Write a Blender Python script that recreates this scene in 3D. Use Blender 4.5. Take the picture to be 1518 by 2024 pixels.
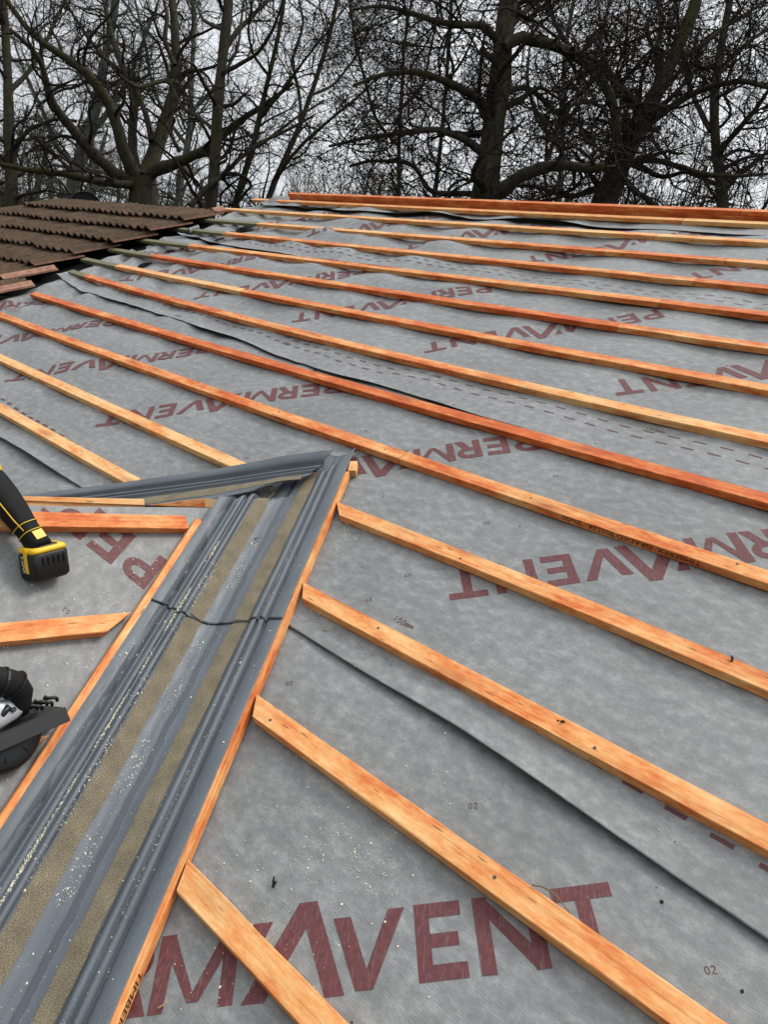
import bpy, math, random
import numpy as np
from mathutils import Matrix, Vector

random.seed(7)
rng = np.random.default_rng(7)
S = bpy.context.scene
COL = S.collection
for o in list(bpy.data.objects):
    bpy.data.objects.remove(o)

# ------------------------------------------------------------------ frames
# roof frame: u along the ridge (right), v up the slope, n out of the slope; metres
TH = math.radians(32)
CT, ST = math.cos(TH), math.sin(TH)
W3 = np.array([[1, 0, 0], [0, CT, -ST], [0, ST, CT]])          # roof -> world


def RW(p):
    return np.asarray(p, float) @ W3.T


# ------------------------------------------------------------------ camera
RC = np.array([[0.725233, 0.67399, -0.140625], [0.295961, -0.489591, -0.820188], [-0.621647, 0.553208, -0.554542]])
CAMR = np.array([0, 0, 1.2831])
FPX, CX, CY = 1460.0, 759.0, 1012.0
ax = (RC @ W3.T)                                               # rows: camera right, down, forward in world
CAMW = RW(CAMR)
cam = bpy.data.cameras.new("camera")
cam.sensor_fit = 'HORIZONTAL'
cam.sensor_width = 36
cam.lens = 36 * FPX / 1518
cam.clip_start = 0.02
cam.clip_end = 3000
co = bpy.data.objects.new("camera", cam)
COL.objects.link(co)
M = Matrix(((ax[0][0], -ax[1][0], -ax[2][0], CAMW[0]), (ax[0][1], -ax[1][1], -ax[2][1], CAMW[1]),
            (ax[0][2], -ax[1][2], -ax[2][2], CAMW[2]), (0, 0, 0, 1)))
co.matrix_world = M
S.camera = co

# ------------------------------------------------------------------ world (overcast daylight)
SUN_EL, SUN_AZ = math.radians(60), math.radians(25)            # azimuth from +Y towards +X
wd = bpy.data.worlds.new("World")
S.world = wd
wd.use_nodes = True
nt = wd.node_tree
nt.nodes.clear()
wo = nt.nodes.new('ShaderNodeOutputWorld')
bg = nt.nodes.new('ShaderNodeBackground')
sk = nt.nodes.new('ShaderNodeTexSky')
sk.sky_type = 'NISHITA'
sk.sun_disc = False
sk.sun_elevation = SUN_EL
sk.sun_rotation = SUN_AZ
tc = nt.nodes.new('ShaderNodeTexCoord')
mp = nt.nodes.new('ShaderNodeMapping')
mp.inputs['Scale'].default_value = (1, 1, 3)
nz = nt.nodes.new('ShaderNodeTexNoise')
nz.inputs['Scale'].default_value = 1.6
nz.inputs['Detail'].default_value = 5
cr = nt.nodes.new('ShaderNodeValToRGB')
cr.color_ramp.elements[0].position = 0.3
cr.color_ramp.elements[0].color = (6.9, 7.2, 7.5, 1)
cr.color_ramp.elements[1].position = 0.75
cr.color_ramp.elements[1].color = (9.0, 9.2, 9.3, 1)
mx = nt.nodes.new('ShaderNodeMix')
mx.data_type = 'RGBA'
mx.inputs[0].default_value = 0.9
nt.links.new(tc.outputs['Generated'], mp.inputs[0])
nt.links.new(mp.outputs[0], nz.inputs['Vector'])
nt.links.new(nz.outputs['Fac'], cr.inputs[0])
nt.links.new(sk.outputs[0], mx.inputs[6])
nt.links.new(cr.outputs[0], mx.inputs[7])
sx = nt.nodes.new('ShaderNodeSeparateXYZ')
nt.links.new(tc.outputs['Generated'], sx.inputs[0])
zr = nt.nodes.new('ShaderNodeValToRGB')                         # overcast sky: brighter towards the zenith
zr.color_ramp.elements[0].position = 0.0
zr.color_ramp.elements[0].color = (.66, .66, .66, 1)
zr.color_ramp.elements[1].position = 1.0
zr.color_ramp.elements[1].color = (2.0, 2.0, 2.0, 1)
em = zr.color_ramp.elements.new(0.45)
em.color = (1.02, 1.02, 1.02, 1)
nt.links.new(sx.outputs[2], zr.inputs[0])
yr = nt.nodes.new('ShaderNodeMapRange')                         # and brighter on the side of the hidden sun
yr.inputs['From Min'].default_value = -1; yr.inputs['From Max'].default_value = 1
yr.inputs['To Min'].default_value = 0.70; yr.inputs['To Max'].default_value = 1.22
nt.links.new(sx.outputs[1], yr.inputs[0])
mz = nt.nodes.new('ShaderNodeMix'); mz.data_type = 'RGBA'; mz.blend_type = 'MULTIPLY'; mz.inputs[0].default_value = 1
nt.links.new(mx.outputs[2], mz.inputs[6]); nt.links.new(zr.outputs[0], mz.inputs[7])
my = nt.nodes.new('ShaderNodeMix'); my.data_type = 'RGBA'; my.blend_type = 'MULTIPLY'; my.inputs[0].default_value = 1
nt.links.new(mz.outputs[2], my.inputs[6]); nt.links.new(yr.outputs[0], my.inputs[7])
nt.links.new(my.outputs[2], bg.inputs[0])
bg.inputs[1].default_value = 0.094
nt.links.new(bg.outputs[0], wo.inputs[0])

sl = bpy.data.lights.new("sun", 'SUN')
sl.energy = 1.5
sl.angle = math.radians(18)
sl.color = (1, 0.96, 0.9)
so = bpy.data.objects.new("sun", sl)
COL.objects.link(so)
sd = Vector((math.sin(SUN_AZ) * math.cos(SUN_EL), math.cos(SUN_AZ) * math.cos(SUN_EL), math.sin(SUN_EL)))
so.rotation_euler = sd.to_track_quat('Z', 'Y').to_euler()
S.view_settings.view_transform = 'Standard'
S.view_settings.look = 'None'
S.view_settings.exposure = 0.36
S.view_settings.gamma = 1.0

GROUND_Z = -3.4


# ------------------------------------------------------------------ tagging
def tag(o, label=None, cat=None, group=None, kind=None):
    if label: o['label'] = label
    if cat: o['category'] = cat
    if group: o['group'] = group
    if kind: o['kind'] = kind
    return o


def empty(name, loc=(0, 0, 0)):
    o = bpy.data.objects.new(name, None)
    o.empty_display_size = 0.1
    o.location = loc
    COL.objects.link(o)
    return o


# ------------------------------------------------------------------ mesh helpers
def mesh(name, verts, faces, mats, parent=None, smooth=True, mi=None, matrix=None, attr=None):
    """faces: list of tuples, or list of numpy arrays (each (n,k))."""
    me = bpy.data.meshes.new(name)
    verts = np.asarray(verts, np.float32)
    if not isinstance(faces, list) or (len(faces) and isinstance(faces[0], np.ndarray)):
        arrs = faces if isinstance(faces, list) else [faces]
        lv = np.concatenate([a.ravel() for a in arrs]).astype(np.int32)
        lt = np.concatenate([np.full(len(a), a.shape[1]) for a in arrs]).astype(np.int32)
    else:
        lv = np.array([i for f in faces for i in f], np.int32)
        lt = np.array([len(f) for f in faces], np.int32)
    ls = np.concatenate([[0], np.cumsum(lt)[:-1]]).astype(np.int32)
    me.vertices.add(len(verts))
    me.vertices.foreach_set('co', verts.ravel())
    me.loops.add(len(lv))
    me.loops.foreach_set('vertex_index', lv)
    me.polygons.add(len(lt))
    me.polygons.foreach_set('loop_start', ls)
    me.polygons.foreach_set('loop_total', lt)
    if mi is not None:
        me.polygons.foreach_set('material_index', np.asarray(mi, np.int32))
    me.polygons.foreach_set('use_smooth', np.full(len(lt), smooth))
    for m in (mats if isinstance(mats, (list, tuple)) else [mats]):
        me.materials.append(m)
    if attr is not None:
        a = me.attributes.new('roofuv', 'FLOAT_VECTOR', 'POINT')
        a.data.foreach_set('vector', np.asarray(attr, np.float32).ravel())
    me.update(calc_edges=True)
    me.validate()
    o = bpy.data.objects.new(name, me)
    COL.objects.link(o)
    if matrix is not None:
        o.matrix_world = matrix
    if parent is not None:
        o.parent = parent
        if matrix is not None:
            o.matrix_parent_inverse = Matrix.Identity(4)
            pm = Matrix.LocRotScale(parent.location, parent.rotation_euler, parent.scale)
            o.matrix_basis = pm.inverted() @ matrix
        else:
            pm = Matrix.LocRotScale(parent.location, parent.rotation_euler, parent.scale)
            o.matrix_basis = pm.inverted()
    return o


def gridfaces(nu, nv):
    i = np.arange(nu - 1)[:, None] * nv + np.arange(nv - 1)[None, :]
    i = i.ravel()
    return np.stack([i, i + nv, i + nv + 1, i + 1], 1)


class MB:
    def __init__(s):
        s.v, s.f, s.m = [], [], []

    def add(s, vs, fs, m=0):
        b = len(s.v)
        s.v += [tuple(map(float, v)) for v in vs]
        s.f += [tuple(b + i for i in f) for f in fs]
        s.m += [m] * len(fs)

    def box(s, c, size, A=None, m=0, bev=0.0):
        """axis box; A = 3x3 rows axes"""
        A = np.eye(3) if A is None else np.asarray(A)
        c = np.asarray(c, float)
        hx, hy, hz = np.array(size) / 2.0
        if bev <= 0:
            L = [(x, y, z) for x in (-hx, hx) for y in (-hy, hy) for z in (-hz, hz)]
            F = [(0, 1, 3, 2), (4, 6, 7, 5), (0, 4, 5, 1), (2, 3, 7, 6), (0, 2, 6, 4), (1, 5, 7, 3)]
            s.add([c + np.array(l) @ A for l in L], F, m)
            return
        # chamfered box by loft in x of 8-gon sections
        secs = []
        for x, k in ((-hx, bev), (-hx + bev, 0), (hx - bev, 0), (hx, bev)):
            y, z = hy - k, hz - k
            secs.append([(x, -y + bev, -z), (x, y - bev, -z), (x, y, -z + bev), (x, y, z - bev), (x, y - bev, z),
                         (x, -y + bev, z), (x, -y, z - bev), (x, -y, -z + bev)])
        s.loft([[c + np.array(l) @ A for l in sec] for sec in secs], m)

    def loft(s, secs, m=0, cap=True):
        n = len(secs[0])
        vs = [p for sec in secs for p in sec]
        F = []
        for i in range(len(secs) - 1):
            for j in range(n):
                a, b = i * n + j, i * n + (j + 1) % n
                F.append((a, b, b + n, a + n))
        if cap:
            F.append(tuple(range(n))[::-1])
            F.append(tuple((len(secs) - 1) * n + j for j in range(n)))
        s.add(vs, F, m)

    def tube(s, pts, rad, n=8, m=0, ex=None):
        pts = np.asarray(pts, float)
        T = np.gradient(pts, axis=0)
        T /= np.linalg.norm(T, axis=1)[:, None] + 1e-9
        ref = np.array([0, 0, 1.0]) if abs(T[0][2]) < .9 else np.array([1.0, 0, 0])
        secs = []
        rad = np.broadcast_to(rad, len(pts))
        N = np.cross(T[0], ref)
        for i in range(len(pts)):
            N = N - T[i] * (N @ T[i])
            N /= np.linalg.norm(N) + 1e-9
            B = np.cross(T[i], N)
            secs.append([pts[i] + rad[i] * (math.cos(a) * N + math.sin(a) * B) for a in np.linspace(0, 2 * math.pi, n, endpoint=False)])
        s.loft(secs, m)

    def cyl(s, c, axis, r, h, n=24, m=0, r2=None):
        axis = np.asarray(axis, float) / np.linalg.norm(axis)
        c = np.asarray(c, float)
        ref = np.array([0, 0, 1.0]) if abs(axis[2]) < .9 else np.array([1.0, 0, 0])
        N = np.cross(axis, ref)
        N /= np.linalg.norm(N)
        B = np.cross(axis, N)
        r2 = r if r2 is None else r2
        s.loft([[c + axis * x + rr * (math.cos(a) * N + math.sin(a) * B) for a in np.linspace(0, 2 * math.pi, n, endpoint=False)]
                for x, rr in ((-h / 2, r), (h / 2, r2))], m)

    def build(s, name, mats, parent=None, smooth=False):
        return mesh(name, s.v, s.f, mats, parent, smooth, s.m)


def vnoise(x, y, seed=0):
    """smooth value noise, vectorised, ~[-1,1]"""
    x = np.asarray(x, float); y = np.asarray(y, float)
    xi, yi = np.floor(x).astype(np.int64), np.floor(y).astype(np.int64)
    xf, yf = x - xi, y - yi

    def hsh(a, b):
        h = (a * 374761393 + b * 668265263 + seed * 974634777) & 0xFFFFFFFF
        h = ((h ^ (h >> 13)) * 1274126177) & 0xFFFFFFFF
        h = h ^ (h >> 16)
        return (h & 0xFFFF) / 32767.5 - 1
    sx, sy = xf * xf * (3 - 2 * xf), yf * yf * (3 - 2 * yf)
    a = hsh(xi, yi) * (1 - sx) + hsh(xi + 1, yi) * sx
    b = hsh(xi, yi + 1) * (1 - sx) + hsh(xi + 1, yi + 1) * sx
    return a * (1 - sy) + b * sy


def sstep(x):
    x = np.clip(x, 0, 1)
    return x * x * (3 - 2 * x)


# ------------------------------------------------------------------ material helpers
def newmat(name, rough=0.6, spec=0.4):
    m = bpy.data.materials.new(name)
    m.use_nodes = True
    b = m.node_tree.nodes['Principled BSDF']
    b.inputs['Roughness'].default_value = rough
    b.inputs['Specular IOR Level'].default_value = spec
    return m, m.node_tree, b


def N(t, typ, **kw):
    n = t.nodes.new(typ)
    for k, v in kw.items():
        if k in n.inputs:
            n.inputs[k].default_value = v
        else:
            setattr(n, k, v)
    return n


def noise(t, vec, scale, detail=4, rough=0.5, mapscale=None):
    if mapscale is not None:
        mpn = N(t, 'ShaderNodeMapping')
        mpn.inputs['Scale'].default_value = mapscale
        t.links.new(vec, mpn.inputs[0])
        vec = mpn.outputs[0]
    n = N(t, 'ShaderNodeTexNoise')
    n.inputs['Scale'].default_value = scale
    n.inputs['Detail'].default_value = detail
    n.inputs['Roughness'].default_value = rough
    t.links.new(vec, n.inputs['Vector'])
    return n.outputs['Fac']


def ramp(t, fac, stops):
    r = N(t, 'ShaderNodeValToRGB')
    el = r.color_ramp.elements
    while len(el) < len(stops):
        el.new(0.5)
    for e, (p, c) in zip(el, stops):
        e.position = p
        e.color = (*c, 1) if len(c) == 3 else c
    t.links.new(fac, r.inputs[0])
    return r.outputs[0]


def mix(t, fac, a, b, blend='MIX'):
    m = N(t, 'ShaderNodeMix')
    m.data_type = 'RGBA'
    m.blend_type = blend
    for s, v in ((0, fac), (6, a), (7, b)):
        if hasattr(v, 'links') or hasattr(v, 'is_output'):
            t.links.new(v, m.inputs[s])
        else:
            m.inputs[s].default_value = v if s == 0 else (*v, 1)
    return m.outputs[2]


def math_(t, op, a, b=None):
    m = N(t, 'ShaderNodeMath')
    m.operation = op
    for i, v in enumerate((a, b)):
        if v is None: continue
        if hasattr(v, 'is_output'): t.links.new(v, m.inputs[i])
        else: m.inputs[i].default_value = v
    return m.outputs[0]


def bump(t, b, h, strength=0.3, dist=0.002):
    n = N(t, 'ShaderNodeBump')
    n.inputs['Strength'].default_value = strength
    n.inputs['Distance'].default_value = dist
    t.links.new(h, n.inputs['Height'])
    t.links.new(n.outputs[0], b.inputs['Normal'])


def g3(v):
    return (v, v, v)


# --- underlay membrane
def mat_underlay(name, k=1.0):
    m, t, b = newmat(name, 0.55, 0.5)
    at = N(t, 'ShaderNodeAttribute'); at.attribute_name = 'roofuv'
    v = at.outputs['Vector']
    big = noise(t, v, 2.2, 4, 0.55)
    cl = noise(t, v, 24, 8, 0.72, (1, 1.5, 1))
    fine = noise(t, v, 170, 4, 0.7, (1.0, 2.6, 1))
    c = ramp(t, cl, [(0.34, (0.150 * k, 0.153 * k, 0.152 * k)), (0.5, (0.195 * k, 0.199 * k, 0.197 * k)), (0.68, (0.285 * k, 0.290 * k, 0.285 * k))])
    c2 = ramp(t, big, [(0.3, g3(0.86)), (0.7, g3(1.12))])
    c = mix(t, 1.0, c, c2, 'MULTIPLY')
    c3 = ramp(t, fine, [(0.3, g3(0.80)), (0.7, g3(1.16))])
    c = mix(t, 0.8, c, c3, 'MULTIPLY')
    # dark grime specks
    vo = N(t, 'ShaderNodeTexVoronoi'); vo.inputs['Scale'].default_value = 9; t.links.new(v, vo.inputs['Vector'])
    sp = ramp(t, vo.outputs['Distance'], [(0.0, (1, 1, 1)), (0.03, (1, 1, 1)), (0.045, (0, 0, 0))])
    c = mix(t, math_(t, 'MULTIPLY', sp, 0.6), c, (0.05, 0.045, 0.04))
    t.links.new(c, b.inputs['Base Color'])
    # woven reinforcement
    w1 = N(t, 'ShaderNodeTexWave'); w1.inputs['Scale'].default_value = 60; w1.bands_direction = 'X'; t.links.new(v, w1.inputs['Vector'])
    w2 = N(t, 'ShaderNodeTexWave'); w2.inputs['Scale'].default_value = 60; w2.bands_direction = 'Y'; t.links.new(v, w2.inputs['Vector'])
    h = math_(t, 'ADD', math_(t, 'MULTIPLY', math_(t, 'ADD', w1.outputs['Fac'], w2.outputs['Fac']), 0.2), math_(t, 'MULTIPLY', cl, 1.6))
    bump(t, b, math_(t, 'ADD', h, fine), 0.45, 0.0012)
    return m


UNDER = mat_underlay('membrane_grey')
UNDER_FAR = mat_underlay('membrane_grey_b', 1.06)
mm, t, b = newmat('lap_gap_shade', 0.8, 0.1)  # black rim colour standing for the shadow in the lap gaps
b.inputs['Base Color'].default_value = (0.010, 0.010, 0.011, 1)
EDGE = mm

# --- printed lettering
m, t, b = newmat('maroon_print', 0.6, 0.3)
at = N(t, 'ShaderNodeAttribute'); at.attribute_name = 'roofuv'
v = at.outputs['Vector']
rot = N(t, 'ShaderNodeMapping'); rot.inputs['Rotation'].default_value = (0, 0, 0.9); t.links.new(v, rot.inputs[0])
sc = noise(t, rot.outputs[0], 30, 5, 0.7, (1, 9, 1))
sc2 = noise(t, v, 90, 3, 0.6)
c = ramp(t, sc2, [(0.3, (0.090, 0.026, 0.028)), (0.7, (0.150, 0.045, 0.047))])
wm = ramp(t, sc, [(0.53, g3(0)), (0.68, g3(0.40))])
c = mix(t, wm, c, (0.24, 0.22, 0.22))
t.links.new(c, b.inputs['Base Color'])
PRINT = m
m, t, b = newmat('dark_print', 0.6, 0.3)
b.inputs['Base Color'].default_value = (0.105, 0.042, 0.044, 1)
PRINT2 = m


# --- timber
def mat_wood(name, endgrain=False):
    m, t, b = newmat(name, 0.62, 0.25)
    tcn = N(t, 'ShaderNodeTexCoord')
    oi = N(t, 'ShaderNodeObjectInfo')
    add = N(t, 'ShaderNodeVectorMath'); add.operation = 'ADD'
    sca = N(t, 'ShaderNodeVectorMath'); sca.operation = 'SCALE'
    cmb = N(t, 'ShaderNodeCombineXYZ')
    for i in range(3): t.links.new(oi.outputs['Random'], cmb.inputs[i])
    t.links.new(cmb.outputs[0], sca.inputs[0]); sca.inputs['Scale'].default_value = 37.0
    t.links.new(tcn.outputs['Object'], add.inputs[0]); t.links.new(sca.outputs[0], add.inputs[1])
    v = add.outputs[0]
    sep = N(t, 'ShaderNodeSeparateColor'); t.links.new(oi.outputs['Color'], sep.inputs[0])
    if endgrain:
        wv = N(t, 'ShaderNodeTexWave'); wv.wave_type = 'RINGS'; wv.rings_direction = 'X'
        wv.inputs['Scale'].default_value = 70; wv.inputs['Distortion'].default_value = 1.5
        mpn = N(t, 'ShaderNodeMapping'); mpn.inputs['Location'].default_value = (0, 0.01, 0.03); t.links.new(tcn.outputs['Object'], mpn.inputs[0])
        t.links.new(mpn.outputs[0], wv.inputs['Vector'])
        c = ramp(t, wv.outputs['Fac'], [(0.0, (0.30, 0.19, 0.085)), (1.0, (0.52, 0.38, 0.20))])
        c = mix(t, 0.35, c, (0.42, 0.20, 0.08))
        t.links.new(c, b.inputs['Base Color'])
        bump(t, b, wv.outputs['Fac'], 0.4, 0.001)
        return m
    # stain patches along the length
    patch = noise(t, v, 1.0, 7, 0.7, (5.0, 15, 15))
    patch2 = noise(t, v, 1.0, 5, 0.7, (26.0, 60, 60))
    gr = noise(t, v, 1.0, 6, 0.72, (14.0, 330, 330))
    grl = noise(t, v, 1.0, 4, 0.6, (2.2, 120, 120))
    pf = math_(t, 'ADD', math_(t, 'MULTIPLY', patch, 0.72), math_(t, 'MULTIPLY', patch2, 0.28))
    pf = math_(t, 'ADD', pf, math_(t, 'MULTIPLY', math_(t, 'SUBTRACT', sep.outputs[0], 0.5), 0.36))
    c = ramp(t, pf, [(0.38, (0.80, 0.50, 0.225)), (0.47, (0.76, 0.37, 0.135)), (0.55, (0.69, 0.245, 0.074)), (0.63, (0.60, 0.135, 0.030)), (0.78, (0.40, 0.062, 0.014))])
    gm = ramp(t, gr, [(0.30, (0.64, 0.52, 0.42)), (0.52, (1.0, 1.0, 1.0)), (0.75, (1.1, 1.09, 1.06))])
    c = mix(t, 0.6, c, gm, 'MULTIPLY')
    gm2 = ramp(t, grl, [(0.36, (0.70, 0.55, 0.44)), (0.46, (1, 1, 1)), (0.7, (1.06, 1.06, 1.05))])
    c = mix(t, 0.5, c, gm2, 'MULTIPLY')
    # knots
    mpk = N(t, 'ShaderNodeMapping'); mpk.inputs['Scale'].default_value = (3.0, 14, 14); t.links.new(v, mpk.inputs[0])
    vo = N(t, 'ShaderNodeTexVoronoi'); vo.inputs['Scale'].default_value = 1; t.links.new(mpk.outputs[0], vo.inputs['Vector'])
    kn = ramp(t, vo.outputs['Distance'], [(0.0, g3(0.9)), (0.06, g3(0.8)), (0.09, g3(0.45)), (0.30, g3(0))])
    c = mix(t, kn, c, (0.30, 0.075, 0.022))
    mpk2 = N(t, 'ShaderNodeMapping'); mpk2.inputs['Scale'].default_value = (9, 60, 60); mpk2.inputs['Location'].default_value = (3, 5, 1); t.links.new(v, mpk2.inputs[0])
    vo2 = N(t, 'ShaderNodeTexVoronoi'); vo2.inputs['Scale'].default_value = 1; t.links.new(mpk2.outputs[0], vo2.inputs['Vector'])
    kn2 = ramp(t, vo2.outputs['Distance'], [(0.0, g3(0.75)), (0.09, g3(0.6)), (0.14, g3(0))])
    c = mix(t, kn2, c, (0.10, 0.04, 0.02))
    # old, green-grey weathered
    old = ramp(t, gr, [(0.3, (0.085, 0.078, 0.035)), (0.7, (0.24, 0.22, 0.12))])
    c = mix(t, sep.outputs[1], c, old)
    t.links.new(c, b.inputs['Base Color'])
    bump(t, b, math_(t, 'ADD', gr, grl), 0.5, 0.0009)
    return m


WOOD = mat_wood('batten_timber')
WEND = mat_wood('batten_end_grain', True)
m, t, b = newmat('stamp_ink', 0.7, 0.2); b.inputs['Base Color'].default_value = (0.085, 0.025, 0.012, 1); INK = m
m, t, b = newmat('nail_steel', 0.5, 0.5); b.inputs['Base Color'].default_value = (0.05, 0.045, 0.04, 1); NAIL = m

# --- grp trough
m, t, b = newmat('trough_grey', 0.3, 0.5)
at = N(t, 'ShaderNodeAttribute'); at.attribute_name = 'roofuv'
v = at.outputs['Vector']
n1 = noise(t, v, 5, 4, 0.6, (1, 4, 1))
n2 = noise(t, v, 260, 3, 0.65)
n3 = noise(t, v, 9, 5, 0.7, (1, 6, 1))
c = ramp(t, n1, [(0.3, (0.064, 0.078, 0.092)), (0.7, (0.102, 0.120, 0.138))])
dmask = math_(t, 'MULTIPLY', ramp(t, n2, [(0.58, g3(0)), (0.70, g3(1))]), ramp(t, n3, [(0.40, g3(0.05)), (0.65, g3(0.65))]))
c = mix(t, dmask, c, (0.40, 0.385, 0.32))
# dark reflection painted into the colour along the fold, with ragged edges
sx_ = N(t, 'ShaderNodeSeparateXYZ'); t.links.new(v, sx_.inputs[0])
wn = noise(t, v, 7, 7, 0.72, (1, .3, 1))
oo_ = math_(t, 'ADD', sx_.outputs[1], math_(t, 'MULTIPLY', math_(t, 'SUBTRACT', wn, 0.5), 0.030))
dark_refl = math_(t, 'MULTIPLY', math_(t, 'GREATER_THAN', oo_, 0.003), math_(t, 'LESS_THAN', oo_, 0.023))
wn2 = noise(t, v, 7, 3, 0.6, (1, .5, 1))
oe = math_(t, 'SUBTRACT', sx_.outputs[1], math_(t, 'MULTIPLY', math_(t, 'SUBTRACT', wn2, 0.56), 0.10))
dark_edge = math_(t, 'MULTIPLY', math_(t, 'LESS_THAN', oe, -0.150), math_(t, 'GREATER_THAN', sx_.outputs[1], -0.166))  # darker, glossier outer strip on the small-roof side
dark_refl = math_(t, 'MAXIMUM', dark_refl, dark_edge)
c = mix(t, dark_refl, c, mix(t, 0.5, c, (0.012, 0.015, 0.022)))
t.links.new(c, b.inputs['Base Color'])
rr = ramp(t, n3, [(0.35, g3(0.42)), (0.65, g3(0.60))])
rr = mix(t, dark_refl, rr, g3(0.20))
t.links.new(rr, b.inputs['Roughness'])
bump(t, b, n2, 0.12, 0.0006)
GRP = m
m, t, b = newmat('trough_under', 0.6, 0.3); b.inputs['Base Color'].default_value = (0.05, 0.06, 0.07, 1); GRPU = m
m, t, b = newmat('mineral_sand', 0.9, 0.15)
at = N(t, 'ShaderNodeAttribute'); at.attribute_name = 'roofuv'
v = at.outputs['Vector']
n1 = noise(t, v, 480, 3, 0.8)
n2 = noise(t, v, 20, 4, 0.6)
c = ramp(t, n1, [(0.32, (0.07, 0.055, 0.032)), (0.5, (0.180, 0.150, 0.102)), (0.68, (0.48, 0.41, 0.29))])
c2 = ramp(t, n2, [(0.3, g3(0.75)), (0.7, g3(1.15))])
c = mix(t, 1, c, c2, 'MULTIPLY')
t.links.new(c, b.inputs['Base Color'])
bump(t, b, n1, 0.7, 0.002)
SAND = m

# --- tiles
m, t, b = newmat('old_concrete_tile', 0.85, 0.2)
tcn = N(t, 'ShaderNodeTexCoord'); v = tcn.outputs['Object']
n1 = noise(t, v, 5.0, 6, 0.7); n2 = noise(t, v, 40, 4, 0.7); n3 = noise(t, v, 9, 4, 0.6)
c = ramp(t, n1, [(0.3, (0.046, 0.030, 0.020)), (0.55, (0.098, 0.058, 0.036)), (0.75, (0.140, 0.078, 0.048))])
c = mix(t, 0.9, c, ramp(t, n2, [(0.3, g3(0.55)), (0.7, g3(1.3))]), 'MULTIPLY')
ms = ramp(t, n3, [(0.52, g3(0)), (0.66, g3(0.75))])
c = mix(t, ms, c, (0.062, 0.055, 0.022))
t.links.new(c, b.inputs['Base Color'])
bump(t, b, n2, 0.8, 0.004)
TILE = m
m, t, b = newmat('fresh_tile_face', 0.85, 0.2)
tcn = N(t, 'ShaderNodeTexCoord')
n2 = noise(t, tcn.outputs['Object'], 30, 4, 0.7)
t.links.new(ramp(t, n2, [(0.3, (0.22, 0.10, 0.065)), (0.7, (0.42, 0.24, 0.17))]), b.inputs['Base Color'])
TILE2 = m
m, t, b = newmat('void_black', 0.9, 0.1); b.inputs['Base Color'].default_value = (0.008, 0.008, 0.009, 1); VOID = m  # sheet colour standing for the unlit void under the tiles


# --- bark
def mat_bark(name, dark, light, moss):
    m, t, b = newmat(name, 0.95, 0.1)
    tcn = N(t, 'ShaderNodeTexCoord'); v = tcn.outputs['Object']
    n1 = noise(t, v, 1.0, 5, 0.7, (14, 14, 4))
    n2 = noise(t, v, 1.3, 3, 0.6)
    c = ramp(t, n1, [(0.3, dark), (0.7, light)])
    mo = ramp(t, n2, [(0.48, g3(0)), (0.62, g3(0.8))])
    c = mix(t, mo, c, moss)
    t.links.new(c, b.inputs['Base Color'])
    bump(t, b, n1, 0.9, 0.02)
    return m


BARK = mat_bark('bark_mossy', (0.020, 0.017, 0.013), (0.085, 0.073, 0.056), (0.046, 0.046, 0.016))
TWIG = mat_bark('twig_bark', (0.014, 0.011, 0.009), (0.050, 0.040, 0.032), (0.030, 0.030, 0.014))
FARB = mat_bark('far_bark_hazed', (0.075, 0.075, 0.070), (0.140, 0.138, 0.128), (0.100, 0.104, 0.075))  # bark paled to grey: distance haze put into its colour
m, t, b = newmat('dead_leaf', 0.9, 0.1)
tcn = N(t, 'ShaderNodeTexCoord')
n1 = noise(t, tcn.outputs['Object'], 3.0, 3, 0.6)
t.links.new(ramp(t, n1, [(0.35, (0.018, 0.012, 0.010)), (0.7, (0.060, 0.026, 0.020))]), b.inputs['Base Color'])
LEAF = m


def simple(name, col, rough=0.5, spec=0.4, metal=0.0, grain=0.0):
    m, t, b = newmat(name, rough, spec)
    tcn = N(t, 'ShaderNodeTexCoord')
    n1 = noise(t, tcn.outputs['Object'], 60, 4, 0.65)
    lo = tuple(c * (1 - grain) for c in col); hi = tuple(min(1, c * (1 + grain)) for c in col)
    t.links.new(ramp(t, n1, [(0.35, lo), (0.7, hi)]), b.inputs['Base Color'])
    b.inputs['Metallic'].default_value = metal
    return m


BLACKP = simple('black_plastic', (0.0065, 0.0065, 0.007), 0.42, 0.45, 0, 0.35)
RUBBER = simple('black_rubber', (0.0065, 0.0065, 0.007), 0.75, 0.25, 0, 0.3)
YELLOW = simple('yellow_plastic', (0.78, 0.50, 0.015), 0.4, 0.45, 0, 0.08)
SILVER = simple('cast_alloy', (0.42, 0.43, 0.45), 0.45, 0.4, 0.5, 0.12)
WHITEP = simple('white_marking', (0.75, 0.75, 0.72), 0.5, 0.3, 0, 0.05)
DUST = simple('sawdust_pale', (0.86, 0.80, 0.60), 0.95, 0.1, 0, 0.2)
SPECK = simple('dark_grit', (0.025, 0.02, 0.016), 0.95, 0.1, 0, 0.4)
TWIGC = simple('dry_twig', (0.20, 0.15, 0.09), 0.9, 0.1, 0, 0.3)

# ------------------------------------------------------------------ ground, house body
m, t, b = newmat('winter_grass', 0.95, 0.1)
tcn = N(t, 'ShaderNodeTexCoord')
n1 = noise(t, tcn.outputs['Object'], 0.4, 6, 0.7)
t.links.new(ramp(t, n1, [(0.3, (0.035, 0.045, 0.015)), (0.6, (0.07, 0.075, 0.03)), (0.8, (0.10, 0.085, 0.05))]), b.inputs['Base Color'])
gg = 41
gx = np.linspace(-1, 1, gg); gx = np.sign(gx) * np.abs(gx) ** 2.5 * 1200
X, Y = np.meshgrid(gx, gx, indexing='ij')
Z = GROUND_Z + vnoise(X * .08, Y * .08, 3) * .15
o = mesh('ground', np.stack([X, Y, Z], -1).reshape(-1, 3), gridfaces(gg, gg), m)
tag(o, kind='structure')

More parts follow.
